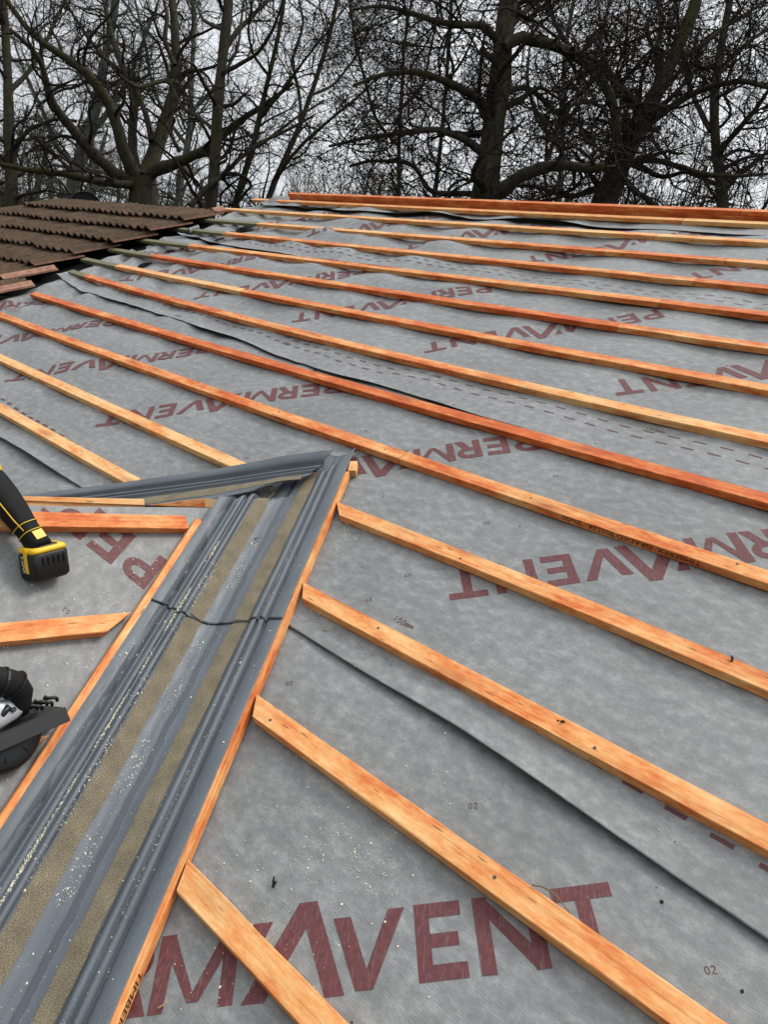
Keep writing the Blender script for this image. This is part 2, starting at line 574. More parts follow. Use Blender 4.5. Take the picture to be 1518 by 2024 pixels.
m, t, b = newmat('red_brick', 0.9, 0.2)
tcn = N(t, 'ShaderNodeTexCoord')
br = N(t, 'ShaderNodeTexBrick')
br.inputs['Color1'].default_value = (0.26, 0.09, 0.05, 1); br.inputs['Color2'].default_value = (0.18, 0.065, 0.04, 1)
br.inputs['Mortar'].default_value = (0.35, 0.33, 0.3, 1); br.inputs['Scale'].default_value = 4.4
br.inputs['Mortar Size'].default_value = 0.012
mpb = N(t, 'ShaderNodeMapping'); mpb.inputs['Rotation'].default_value = (math.pi / 2, 0, 0)
t.links.new(tcn.outputs['Object'], mpb.inputs[0]); t.links.new(mpb.outputs[0], br.inputs['Vector'])
t.links.new(br.outputs['Color'], b.inputs['Base Color'])
BRICK = m
VR = 4.66                                                       # ridge v
ridge = RW((0, VR, 0))
eave_v = -1.6
house = empty('house', (0, 3.0, GROUND_Z))
tag(house, 'brick house under the roof being re-covered', 'house')
fy = RW((0, eave_v, 0))[1] + 0.35
byy = 2 * ridge[1] - fy
mb = MB()
wz = RW((0, eave_v, 0))[2] - 0.15
mb.box(((-3.9), (fy + byy) / 2, (GROUND_Z + wz) / 2), (14.6, byy - fy, wz - GROUND_Z))
mb.build('wall', BRICK, house)
m, t, b = newmat('back_slope_felt', 0.9, 0.1); b.inputs['Base Color'].default_value = (0.1, 0.1, 0.1, 1)
# back slope and gable ends of the roof
mb = MB()
bz = RW((0, eave_v, 0))[2] - .12
rz = ridge[2] - 0.06
for u0, u1, rr_ in ((-5.75, 3.2, rz), (-9.35, -5.75, RW((0, 3.86, 0))[2] - .06)):
    yy = ridge[1] + .03 if u0 > -6 else RW((0, 3.86, 0))[1] + .03
    mb.add([(u0, yy, rr_), (u1, yy, rr_), (u1, byy + .3, bz), (u0, byy + .3, bz)], [(0, 1, 2, 3)])
    for u in (u0 + .01, u1 - .01):
        mb.add([(u, fy - .2, bz), (u, byy + .3, bz), (u, yy, rr_ - .02)], [(0, 1, 2)])
mb.build('roof', m, house)

# ------------------------------------------------------------------ underlay sheets
def VB(i, u):
    """lower arris v of batten row i at u"""
    T = {14: (0.0025, 0.0325, 4.500), 13: (0.00118, 0.02551, 4.1655), 12: (-0.00022, 0.01323, 3.8203), 11: (0.00065, 0.0096, 3.4883),
         10: (-0.00021, 0.01025, 3.1793), 9: (0.00255, 0.0192, 2.8626), 8: (0.0039, 0.01205, 2.5169), 7: (0.00902, 0.02301, 2.1805),
         6: (0.00408, 0.00999, 1.8532), 5: (0.00393, 0.01071, 1.5265), 4: (-0.01944, -0.01331, 1.19265), 40: (0.0, -0.019, 1.1329),
         3: (0.0, 0.01497, 0.85385), 30: (0.0, -0.01501, 0.85753), 2: (0.0, 0.0141, 0.51027), 1: (0.0, 0.01092, 0.16175)}
    a, b_, c_ = T[i]
    return a * np.minimum(u, 0) ** 2 + b_ * u + c_


LAPS = {1: [(-9, .85), (-3.3, .803), (-2.46, .796), (-1.29, .754), (-.74, .750), (-.08, .720), (4, .70)],
        2: [(-9, 2.35), (-5.63, 2.249), (-5.14, 2.161), (-4.14, 2.108), (-3.29, 2.05), (-2.5, 1.955), (-1.96, 1.950), (-1.6, 1.940), (-1.1, 1.920), (-.6, 1.927), (4, 1.91)],
        3: [(-9, 3.40), (-5.44, 3.356), (-5.0, 3.285), (-4.46, 3.255), (-3.9, 3.24), (-3.4, 3.24), (-1, 3.22), (4, 3.2)],
        4: [(-9, 4.29), (-5.45, 4.287), (-4.9, 4.288), (-4.2, 4.295), (-3.7, 4.318), (-3.1, 4.307), (-2.3, 4.295), (-1.9, 4.328), (-1.5, 4.33), (4, 4.3)]}


def lap(k, u):
    if k == 0: return np.full_like(np.asarray(u, float), -1.6)
    if k == 5: return np.full_like(np.asarray(u, float), 4.66)
    L = np.array(LAPS[k])
    amp = {1: .0015, 2: .007, 3: .006, 4: .008}[k]
    return np.interp(u, L[:, 0], L[:, 1]) + amp * vnoise(np.asarray(u) * 5.5, 0 * np.asarray(u), 10 + k) + amp * .4 * vnoise(np.asarray(u) * 14, 0 * np.asarray(u), 20 + k)


def hbase(u, v):
    u = np.asarray(u, float); v = np.asarray(v, float)
    far = sstep((-u - 1.2) / 3.5) * .6 + sstep((v - 1.2) / 2.5) * .6
    sag = -(0.004 + 0.012 * far) * np.sin(np.pi * (u + .15) / .6) ** 2
    ph = (v - VB(6, u)) / .332
    btw = np.sin(np.pi * (ph - .07)) ** 2
    bul = (.0035 + .024 * far) * vnoise(u * 2.4 + v * .7, v * 1.3, 5) * btw
    wr = (.0012 + .006 * far) * vnoise(u * 9 + v * 2.6, v * 2.1 - u, 6) * (.35 + .65 * btw)
    # folds fanning from the torn left edge
    fo = .014 * sstep((-u - 4.4) / 1.2) * np.sin(u * 21 + v * 6 + 2 * vnoise(u, v * 2, 8)) * btw
    return sag + bul + wr + fo - .001


def hsheet(k, u, v):
    le = lap(k, u)
    d = np.maximum(v - le, 0)
    A = {0: 0, 1: .003, 2: .006, 3: .010, 4: .030}[k]
    wn = np.clip(.45 + .75 * vnoise(np.asarray(u) * 2.1, 0 * np.asarray(u), 30 + k), 0, 1)
    lift = A * wn * np.exp(-d / (.045 if k < 4 else .06))
    if k == 1: lift += .017 * np.exp(-((u + .62) / .34) ** 2) * np.exp(-d / .08) + .02 * np.exp(-((u + 3.0) / .3) ** 2) * np.exp(-d / .05)
    base = hbase(u, v)
    base = base * (1 - .85 * np.exp(-d / .03) * (k > 0))
    z = base + lift + .0034 * (1 - np.clip(d / 1.3, 0, 1)) - .0012 * k * 0
    # tucked under the sheet above
    if k < 4:
        z = z - .012 * sstep((v - lap(k + 1, u) + .01) / .06)
    return z


LEFT_EDGE = [(-1.6, -7.4), (1.5, -7.2), (1.80, -5.9), (1.95, -5.62), (2.2, -5.68), (2.6, -5.72), (2.94, -5.74), (3.3, -5.80), (3.47, -5.62), (3.8, -5.77), (4.0, -5.84), (4.35, -5.80), (4.7, -5.62)]


def left_u(v):
    L = np.array(LEFT_EDGE)
    return np.interp(v, L[:, 0], L[:, 1]) + .03 * vnoise(v * 7, v * 0, 44)


def make_sheet(k, label):
    nu, nv = 430, 76
    wgt = np.linspace(0, 1, nu) ** .85
    uu = np.linspace(-7.6, 3.0, nu)
    V = np.zeros((nu, nv)); U = np.zeros((nu, nv))
    for j in range(nv):
        fr = j / (nv - 1)
        v0 = lap(k, uu); v1 = lap(k + 1, uu) + (.14 if k < 4 else 0)
        vv = v0 + (v1 - v0) * (fr ** 1.25)
        ul = left_u(vv)
        us = ul + (3.0 - ul) * (uu + 7.6) / 10.6
        v0 = lap(k, us); v1 = lap(k + 1, us) + (.14 if k < 4 else 0)
        V[:, j] = v0 + (v1 - v0) * (fr ** 1.25)
        U[:, j] = us
    Z = hsheet(k, U, V)
    # curl at the torn left edge
    dl = U - left_u(V)
    if k > 1:
        Z = Z + .030 * np.exp(-(dl / .05) ** 2) * (vnoise(V * 6, V * 0, 50) > -.2)
    P = np.stack([U, V, Z], -1).reshape(-1, 3)
    F = gridfaces(nu, nv)
    # turned-down lower edge (membrane thickness), coloured black for the gap shadow below it
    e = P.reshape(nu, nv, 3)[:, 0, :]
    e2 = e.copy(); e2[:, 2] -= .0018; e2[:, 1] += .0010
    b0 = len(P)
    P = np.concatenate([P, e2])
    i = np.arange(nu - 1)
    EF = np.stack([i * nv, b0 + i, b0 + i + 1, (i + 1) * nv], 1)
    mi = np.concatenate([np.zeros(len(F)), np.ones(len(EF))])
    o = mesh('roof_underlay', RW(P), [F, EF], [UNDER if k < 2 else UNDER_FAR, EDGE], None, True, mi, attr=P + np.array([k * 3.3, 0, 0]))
    tag(o, label, 'roof underlay', 'grey underlay sheets lapped up the main slope')
    return o


SH = [make_sheet(0, 'lowest grey underlay sheet with big upright maroon lettering'),
      make_sheet(1, 'grey underlay sheet whose loose lower edge runs just below the third batten'),
      make_sheet(2, 'mid-slope grey underlay sheet with its wavy lower edge between sixth and seventh battens'),
      make_sheet(3, 'rumpled grey underlay sheet high on the slope beside the upper tile courses'),
      make_sheet(4, 'narrow topmost underlay strip under the ridge timbers, gaping dark below')]


# ------------------------------------------------------------------ lettering
def arc(cx, cy, r, a0, a1, n=8, ry=None):
    ry = r if ry is None else ry
    return [(cx + r * math.cos(math.radians(a)), cy + ry * math.sin(math.radians(a))) for a in np.linspace(a0, a1, n)]


def word_strokes():
    w = .025; H = .126
    st = []                                                     # (polyline, width) or ('poly', quad)
    bowl = [(.0, H - w / 2), (.046, H - w / 2)] + arc(.046, .0885, .027, 90, -90, 9, .025) + [(.0, .0635)]
    st += [([(w / 2, 0), (w / 2, H)], w), (bowl, w * .92)]
    x = .103
    st += [([(x + w / 2, 0), (x + w / 2, H)], w), ([(x + w, H - w / 2), (x + .077, H - w / 2)], w), ([(x + w, .065), (x + .072, .065)], w * .95), ([(x + w, w / 2), (x + .079, w / 2)], w)]
    x = .198
    st += [([(x + w / 2, 0), (x + w / 2, H)], w), ([(x + a, b_) for a, b_ in bowl], w * .92), ('q', [(x + .034, .055), (x + .062, .055), (x + .088, 0), (x + .058, 0)])]
    x = .290
    st += [('q', [(x, 0), (x + w, 0), (x + w + .002, H), (x, H)]), ('q', [(x + w, H), (x + w, H - .045), (x + .064, .012), (x + .078, .012)]),
           ('q', [(x + .064, .012), (x + .083, .012), (x + .122, .085), (x + .116, H * .97)]), ('q', [(x + .117, 0), (x + .142, 0), (x + .142, .10), (x + .117, H)])]
    st += [('q', [(.455, H), (.490, H), (.464, .070), (.458, .070)])]
    # tall roof-shaped A
    st += [('q', [(.446, -.002), (.484, -.002), (.560, .125), (.536, .153)]), ('q', [(.536, .153), (.568, .153), (.616, -.004), (.584, -.004)])]
    st += [('q', [(.598, .118), (.628, .118), (.662, 0), (.634, 0)]), ('q', [(.640, 0), (.663, 0), (.722, .124), (.694, .124)])]
    x = .738
    st += [([(x + w / 2, 0), (x + w / 2, H)], w), ([(x + w, H - w / 2), (x + .080, H - w / 2)], w), ([(x + w, .063), (x + .072, .063)], w * .9), ([(x + w, w / 2), (x + .082, w / 2)], w)]
    x = .840
    st += [([(x + w / 2, 0), (x + w / 2, H)], w), ([(x + .100, 0), (x + .100, H)], w), ('q', [(x + .020, H), (x + .024, H - .038), (x + .090, 0), (x + .092, .036)])]
    x = .976
    st += [([(x, H - w / 2), (x + .102, H - w / 2)], w), ([(x + .051, 0), (x + .051, H - w)], w)]
    return st


WORD = word_strokes()


def stroke_quads(st, step=.012):
    out = []
    for si, s in enumerate(st):
        if s[0] == 'q':
            a, b_, c_, d_ = [np.array(q, float) for q in s[1]]
            n = max(2, int(np.linalg.norm(c_ - b_) / step)); 
            for i in range(n):
                t0, t1 = i / n, (i + 1) / n
                out.append((si, [a + (d_ - a) * t0, b_ + (c_ - b_) * t0, b_ + (c_ - b_) * t1, a + (d_ - a) * t1]))
        else:
            pts = np.array(s[0], float); w = s[1]
            rs = [pts[0]]
            for p, q in zip(pts[:-1], pts[1:]):
                n = max(1, int(np.linalg.norm(q - p) / step))
                for i in range(1, n + 1): rs.append(p + (q - p) * i / n)
            rs = np.array(rs)
            T = np.gradient(rs, axis=0); T /= np.linalg.norm(T, axis=1)[:, None]
            Nn = np.stack([-T[:, 1], T[:, 0]], 1) * w / 2
            for i in range(len(rs) - 1):
                out.append((si, [rs[i] - Nn[i], rs[i + 1] - Nn[i + 1], rs[i + 1] + Nn[i + 1], rs[i] + Nn[i]]))
    return out


WQ = stroke_quads(WORD)


def place_word(acc, org, d, surf, quads=None, clip=None):
    """acc: (verts, attrs, faces); surf(a,b,off)->3D roof coords, vectorised"""
    quads = WQ if quads is None else quads
    d = np.array(d, float); d /= np.linalg.norm(d)
    up = np.array([-d[1], d[0]])
    Q = np.array([q for _, q in quads], float)
    off = np.array([.0005 + .00013 * (si % 6) for si, _ in quads])
    UV = np.array(org, float) + Q[..., :1] * d + Q[..., 1:] * up
    if clip is not None:
        ok = clip(UV[..., 0], UV[..., 1]).all(1)
        UV, off = UV[ok], off[ok]
    if not len(UV): return
    a, b_ = UV[..., 0].ravel(), UV[..., 1].ravel()
    P = surf(a, b_, np.repeat(off, 4) + .0014 * np.clip((-a - 1.5) / 2.5, 0, 1))
    i0 = len(acc[0])
    acc[0].extend(P.tolist()); acc[1].extend(np.stack([a, b_, a * 0], 1).tolist())
    acc[2].extend([(i0 + 4 * i, i0 + 4 * i + 1, i0 + 4 * i + 2, i0 + 4 * i + 3) for i in range(len(UV))])


def surf_k(k):
    return lambda a, b_, off: np.stack([a, b_, hsheet(k, a, b_) + off], 1)


def flush_print(acc, name, mat, parent):
    if not acc[0]: return
    v = np.array(acc[0]); v = RW(v)
    o = mesh(name, v, acc[2], mat, parent, True, attr=acc[1])
    return o


R2 = math.sqrt(.5)
UPR = (R2, R2 * 1.02)
INV = (-R2, -R2 * .99)
words = {0: [((-.989, -.203), UPR), ((.0, -.20), UPR), ((.98, -.2), UPR), ((-2.95, -.17), UPR), ((-3.93, -.17), UPR)],
         1: [], 2: [], 3: []}
H_ = .126
for i in range(-3, 7):
    u_, v_ = -.24 - .985 * i, 1.83 + .012 * max(i, 0)
    if u_ < 2.6: words[1].append(((u_ - H_ * R2, v_ + H_ * R2), INV))
    u_, v_ = -.43 - .955 * i, 3.055 + .022 * max(i, 0)
    if u_ < 2.6 and i < 6: words[2].append(((u_ - H_ * R2, v_ + H_ * R2), INV))
    u_, v_ = -.72 - .965 * i, 4.33 + .012 * max(i, 0)
    if u_ < 2.6 and i < 6: words[3].append(((u_ - H_ * R2, v_ + H_ * R2), INV))

# small print (stroke font for short marks)
SF = {'0': [arc(.5, .7, .38, 0, 360, 11, .66)], '2': [arc(.5, 1.0, .38, 160, -40, 7, .36) + [(.1, .04), (.92, .04)]],
      '1': [[(.2, 1.1), (.5, 1.4), (.5, 0)]], '5': [[(.85, 1.36), (.22, 1.36), (.16, .8)] + arc(.46, .46, .40, 110, -150, 7, .44)],
      'm': [[(.08, 0), (.08, .9)], [(.08, .75), (.28, .92), (.48, .75), (.48, 0)], [(.48, .75), (.70, .92), (.90, .75), (.90, 0)]],
      'G': [arc(.5, .7, .4, 40, 340, 9, .68) + [(.9, .62), (.55, .62)]], '.': [[(.4, .05), (.55, .05)]]}


def small_text(s, h, w=.16):
    st = []
    for i, ch in enumerate(s):
        for pl in SF[ch]:
            st.append(([((x + i * 1.15) * h / 1.4, y * h / 1.4) for x, y in pl], w * h / 1.4))
    return stroke_quads(st, .006)


def sheet_print(k):
    acc = ([], [], [])
    clip = (lambda a, b_: (b_ < lap(k + 1, a) + .02) & (b_ > lap(k, a) + .004) & (a > left_u(b_) + .05) & (a < 2.9))
    for org, d in words.get(k, []):
        acc = ([], [], [])
        place_word(acc, org, d, surf_k(k), clip=clip)
        flush_print(acc, 'printed_word', PRINT, SH[k])
    acc = ([], [], [])
    if k in (1, 2, 3):
        for row, dv in ((0, .155), (1, .102)):
            for i in range(-30, 80):
                u0 = -.915 - .086 * i + (.043 * 1.6 if row else 0)
                if u0 < -5.4 or u0 > 2.6: continue
                vv = float(np.interp(u0, np.array(LAPS[k])[:, 0], np.array(LAPS[k])[:, 1])) + dv + (.012 if k == 2 else 0) + (.018 if k == 2 and u0 > -2.2 else 0)
                if k == 1:
                    if row: continue
                    vv = .886 - .047 * (u0 + 1.35)
                wd_ = .010 if k == 1 else .0075
                place_word(acc, (u0, vv), (1, 0), surf_k(k), [(0, [np.array(p) for p in ((0, 0), (.021, 0), (.021, wd_), (0, wd_))]), (0, [np.array(p) for p in ((.021, 0), (.042, 0), (.042, wd_), (.021, wd_))])])
        flush_print(acc, 'printed_dashes', PRINT2, SH[k])['kind'] = 'stuff'
        acc = ([], [], [])
    marks = {0: [((-1.147, .615), .75), ((-.137, .615), .78), (( -.6, .62), .75)], 1: [((-1.19, .94), .9), ((-1.165, 1.097), 3.9), ((-1.127, 1.41), 3.9), ((-1.094, 1.731), 3.9), ((-2.175, 1.144), 3.9), ((-2.13, 1.28), 3.9), ((-.6, 1.6), 3.9), ((-.55, 1.2), 3.9), ((-3.2, 1.3), 3.9)],
             2: [((-1.3, 2.3), 3.9), ((-2.3, 2.75), 3.9), ((-.9, 2.9), 3.9)]}.get(k, [])
    for p, a in marks:
        place_word(acc, p, (math.cos(a), math.sin(a)), surf_k(k), small_text('02' if k == 0 else 'G2', .0118, .2))
        flush_print(acc, 'printed_mark', PRINT2, SH[k]); acc = ([], [], [])
    if k == 1:
        place_word(acc, (-1.085, .930), (1, .02), surf_k(k), small_text('150mm', .0165, .22)); flush_print(acc, 'printed_mark', PRINT2, SH[k]); acc = ([], [], [])
        for i in range(1, 3):
            place_word(acc, (-1.085 + .985 * i, .925), (1, .02), surf_k(k), small_text('150mm', .0165, .22)); flush_print(acc, 'printed_mark', PRINT2, SH[k]); acc = ([], [], [])
    if k == 2:
        for i in range(-1, 5):
            place_word(acc, (-1.0 - .97 * i, 2.12), (1, .02), surf_k(k), small_text('150mm', .017, .2)); flush_print(acc, 'printed_mark', PRINT2, SH[k]); acc = ([], [], [])
    flush_print(acc, 'printed_mark', PRINT2, SH[k])


for k in range(4): sheet_print(k)

# ------------------------------------------------------------------ timber pieces
def timber(name, P0, P1, up, width=.05, height=.025, sk0=0., sk1=0., bow=None, col=(.5, 0, 0), n=None, seed=0, endmat=True, rough=.0004):
    """P0,P1: roof-frame points of the lower arris at the underside; width extends to up x dir."""
    P0 = np.array(P0, float); P1 = np.array(P1, float); L = np.linalg.norm(P1 - P0)
    x = (P1 - P0) / L; z = np.array(up, float); z = z - x * (x @ z); z /= np.linalg.norm(z); y = np.cross(z, x)
    n = n or max(3, int(L / .09))
    r = np.random.default_rng(seed + 11)
    c = .0016
    prof = [(0, c), (c, 0), (width - c, 0), (width, c), (width, height - c), (width - c, height), (c, height), (0, height - c)]
    xs = np.concatenate([[0, .003], np.linspace(0, L, n + 1)[1:-1], [L - .003, L]])
    vs = []
    for i, xx in enumerate(xs):
        yo = bow(xx) if bow else 0
        t_ = xx / L
        for (py, pz) in prof:
            sk = sk0 * (1 - sstep(xx / .12)) + sk1 * sstep((xx - L + .12) / .12) if L > .3 else sk0 * (1 - t_) + sk1 * t_
            jy = rough * r.normal(); jz = rough * r.normal() * (pz > height / 2)
            vs.append((xx + sk * py, py + yo + jy, pz + jz))
    k = len(prof)
    F = []; MI = []
    for i in range(len(xs) - 1):
        for j in range(k):
            a, b_ = i * k + j, i * k + (j + 1) % k
            F.append((a, b_, b_ + k, a + k)); MI.append(0)
    F.append(tuple(range(k))[::-1]); MI.append(1)
    F.append(tuple((len(xs) - 1) * k + j for j in range(k))); MI.append(1)
    F = [f[::-1] for f in F]
    A = np.stack([W3 @ x, W3 @ y, W3 @ z], 1); O = RW(P0)
    Mx = Matrix([[*A[0], O[0]], [*A[1], O[1]], [*A[2], O[2]], [0, 0, 0, 1]])
    o = mesh(name, vs, F, [WOOD, WEND], None, False, MI, matrix=Mx)
    o.color = (col[0], col[1], 0, 1)
    return o


BG = 'roofing battens nailed across the main slope'


def nails(o, xs, w=.05, h=.025, y=None):
    for i, x in enumerate(xs):
        mb = MB()
        yy = (y if y is not None else w * .5) + random.uniform(-.008, .008)
        mb.cyl((x, yy, h + .0004), (0, 0, 1), .0034, .0014, 8)
        c = mesh('nail_head', mb.v, mb.f, NAIL, None, False)
        c.parent = o


def batten(row, u0, u1, label, col, sk0=0., sk1=0., old=0., nail=True, dv=0.):
    U = np.array([u0, u1]); Vv = [float(VB(row, u)) + dv for u in U]
    L = math.hypot(u1 - u0, Vv[1] - Vv[0])

    def bow(x):
        t_ = x / L; u = u0 + (u1 - u0) * t_
        return float(VB(row, u)) + dv - (Vv[0] + (Vv[1] - Vv[0]) * t_)
    o = timber('roofing_batten', (u0, Vv[0], .0006), (u1, Vv[1], .0006), (0, 0, 1), .05, .025 if not old else .023, sk0, sk1, bow, (col, old), seed=int(row * 100 + abs(u0) * 37))
    tag(o, label, 'batten', BG)
    if nail and u1 > -3.2:
        xs = [r_ - u0 for r_ in np.arange(-6, 3, .6) + .13 if u0 + .03 < r_ < u1 - .03]
        nails(o, xs)
    return o


# rows 1-4 right of the valley (mitred against the tilting fillet, valley runs 122 deg)
MIT = -0.62
RB = 2.6
b1 = batten(1, -.906, RB, 'lowest timber batten, its mitred end against the valley at the bottom of the photo', .43, sk0=-.68)
b2 = batten(2, -1.112, RB, 'second batten up from the bottom, knotty, crossing the tail of the maroon lettering', .47, sk0=-.9)
b3 = batten(3, -1.322, RB, 'third batten up, mitred to the valley just above the loose underlay edge', .50, sk0=-1.0)
b4 = batten(4, -1.520, RB, 'fourth batten up, starting at the valley just below its top', .50, sk0=-1.3)
# rows left of the valley, behind the small roof
batten(30, -7.2, -2.315, 'batten stopping with a pale cut end above the left valley arm', .22, sk1=-.35, nail=False)
batten(40, -7.2, -1.975, 'pale batten running down into the left valley arm', .30, sk1=-.3, nail=False)
batten(5, -7.2, -1.590, 'orange batten passing just above the valley apex, left length up to the butt joint', .66)
b5 = batten(5, -1.587, RB, 'batten just above the valley apex, right length with grading stamp on its side', .56)
batten(6, -5.42, RB, 'deep orange batten starting under the lowest tile course at the left', .86, dv=0)
ROWS = {7: ([-5.40, -3.39, -1.543, RB], [.78, .62, .34], 'seventh'), 8: ([-5.375, -3.793, RB], [.30, .70], 'eighth'),
        9: ([-5.324, -4.27, -3.127, -1.49, RB], [.80, .72, .86, .60], 'ninth'), 10: ([-5.228, -1.465, RB], [.56, .80], 'tenth'),
        11: ([-5.223, -1.443, RB], [.60, .84], 'eleventh'), 12: ([-5.148, -2.7, -1.428, RB], [.40, .68, .52], 'twelfth')}
OLDL = {7: -5.70, 8: -5.95, 9: -5.98, 10: -5.98, 11: -6.02, 12: -6.15}
POSW = ['left length', 'second length from the left', 'third length from the left', 'last length on the right']
for r, (us, cols, nm) in ROWS.items():
    batten(r, OLDL[r], us[0] - .002, 'old green-grey batten stub coming from under the tiles, joined to the %s row up' % nm, .5, old=1., nail=False)
    for i in range(len(us) - 1):
        pos = POSW[i] if i < len(us) - 2 else 'right-hand length'
        if i == 0: pos = 'left length beside the old stub'
        batten(r, us[i], us[i + 1] - .002, '%s row of orange battens up the slope, %s' % (nm, pos), cols[i], nail=False)
batten(13, -6.093, -1.96, 'pale batten second below the ridge, its free left end sticking out past the tiles', .36, nail=False)
batten(13, -1.957, RB, 'second batten below the ridge, right-hand length', .40, nail=False)
batten(14, -6.03, -1.952, 'batten right below the ridge timbers, free left end against the sky', .46, nail=False)
batten(14, -1.948, RB, 'batten right below the ridge timbers, right-hand length with a dark stamp', .30, nail=False)
# ridge timbers: two stacked courses standing proud
for z0, us, lab in ((.006, [-5.60, -3.2, -1.38, RB], 'lower ridge timber'), (.0348, [-5.62, -4.3, -1.66, RB], 'upper ridge timber')):
    for i in range(len(us) - 1):
        dv = .0 if z0 < .03 else .004
        f = lambda u: 4.495 + .018 * u + dv + .085 + .0006 * u * u
        o = timber('ridge_batten', (us[i], f(us[i]), z0), (us[i + 1] - .003, f(us[i + 1]), z0), (0, 0, 1), .05, .028, col=(.84 if z0 < .03 else .78, 0), seed=i + int(z0 * 900))
        tag(o, '%s, %s' % (lab, ('left length', 'middle length', 'right length')[i]), 'ridge timber', 'stacked timbers along the ridge')

# ------------------------------------------------------------------ the small roof: frames
TV = math.radians(122.1)
XV = np.array([math.cos(TV), math.sin(TV), 0.])
NV = np.array([math.sin(TV), -math.cos(TV), 0.])
QV = np.array([-1.46138558, .64402839, 0.])
ND = np.array([0.63468294, 0.39813586, 0.66231821]); ND /= np.linalg.norm(ND)
MD = np.cross(ND, XV)                                          # away from valley, up the small roof
HD = np.array([0.02290309, 0.84699963, -0.53109988]); HD /= np.linalg.norm(HD)   # along its ridge, into the main slope


def DQ(a, b_, off=0.):
    return QV + XV * a + MD * b_ + ND * off


def hd(a, b_):
    return -.003 * np.sin(math.pi * (a - b_) / .6) ** 2 + .002 * vnoise(np.asarray(a) * 5, np.asarray(b_) * 6, 77)


UJ = -1.772
sJ = (UJ - QV[0]) / XV[0]
J = QV + XV * sJ
J2 = np.array([-1.7545, 1.1113, -.004])
rid = lambda a: .5285 - .958 * a
# right-facing slope underlay
na, nb = 120, 60
A_, B_ = np.meshgrid(np.linspace(-1.55, .545, na), np.linspace(0, 1, nb), indexing='ij')
B2 = B_ * np.maximum(rid(A_), .002)
Pd = DQ(0, 0) + A_[..., None] * XV + B2[..., None] * MD + hd(A_, B2)[..., None] * ND * sstep(B2 / .1)[..., None]
sheetd = mesh('roof_underlay', RW(Pd.reshape(-1, 3)), gridfaces(na, nb), UNDER, None, True, attr=np.stack([A_ + 11, B2, A_ * 0], -1).reshape(-1, 3))
tag(sheetd, 'grey underlay on the small side roof left of the valley, partly lettered PER', 'roof underlay')
acc = ([], [], [])
sD = lambda a, b_, off: QV + XV * a[:, None] + MD * b_[:, None] + ND * (off + hd(a, b_))[:, None]
dd = np.array([.06, 1.0]); dd /= np.linalg.norm(dd)
place_word(acc, (.086, .206), dd, sD, clip=lambda a, b_: b_ < rid(a) - .004)
flush_print(acc, 'printed_word', PRINT, sheetd); acc = ([], [], [])
place_word(acc, (-1.0, .206), dd, sD, clip=lambda a, b_: b_ < rid(a) - .004)
flush_print(acc, 'printed_word', PRINT, sheetd)
acc = ([], [], [])
place_word(acc, (-.215, .325), (0, 1), sD, small_text('G2', .0118, .2))
flush_print(acc, 'printed_mark', PRINT2, sheetd)
# lower overlapping sheet edge on the small roof
# left-facing slope
LA = math.radians(43.2)
XL = np.array([-math.cos(LA), -math.sin(LA), 0.])
NLs = np.cross(-HD, XL); NLs /= np.linalg.norm(NLs)
if NLs[2] < 0: NLs = -NLs
ML = np.cross(NLs, XL)
if ML @ (-HD) < 0: ML = -ML
tt, ww = np.meshgrid(np.linspace(0.0, 3.6, 60), np.linspace(0, 1, 40), indexing='ij')
Pl = J2 + tt[..., None] * ((1 - ww)[..., None] * (-HD) + ww[..., None] * XL) - NLs * .002
o = mesh('roof_underlay', RW(Pl.reshape(-1, 3)), gridfaces(60, 40), UNDER, None, True, attr=np.stack([tt + 17, ww * tt, tt * 0], -1).reshape(-1, 3))
tag(o, 'grey underlay on the hidden left-facing side of the small roof', 'roof underlay')

# ------------------------------------------------------------------ valley troughs
PROF = [(0, .0105), (.008, .0102), (.018, .0094), (.028, .0086), (.034, .0080), (.040, .0075), (.055, .007), (.070, .0066), (.085, .0065), (.0905, .0065), (.0920, .0075), (.0955, .0155), (.0985, .0175), (.1035, .0175), (.1065, .0160), (.1090, .0090), (.1105, .0060), (.1145, .0055), (.1165, .0065),
        (.1195, .0150), (.1225, .0170), (.1275, .0168), (.1300, .0150), (.1335, .0075), (.1355, .0062), (.139, .0072), (.1445, .0165), (.1480, .0215), (.153, .0240), (.186, .0268), (.1885, .0250)]


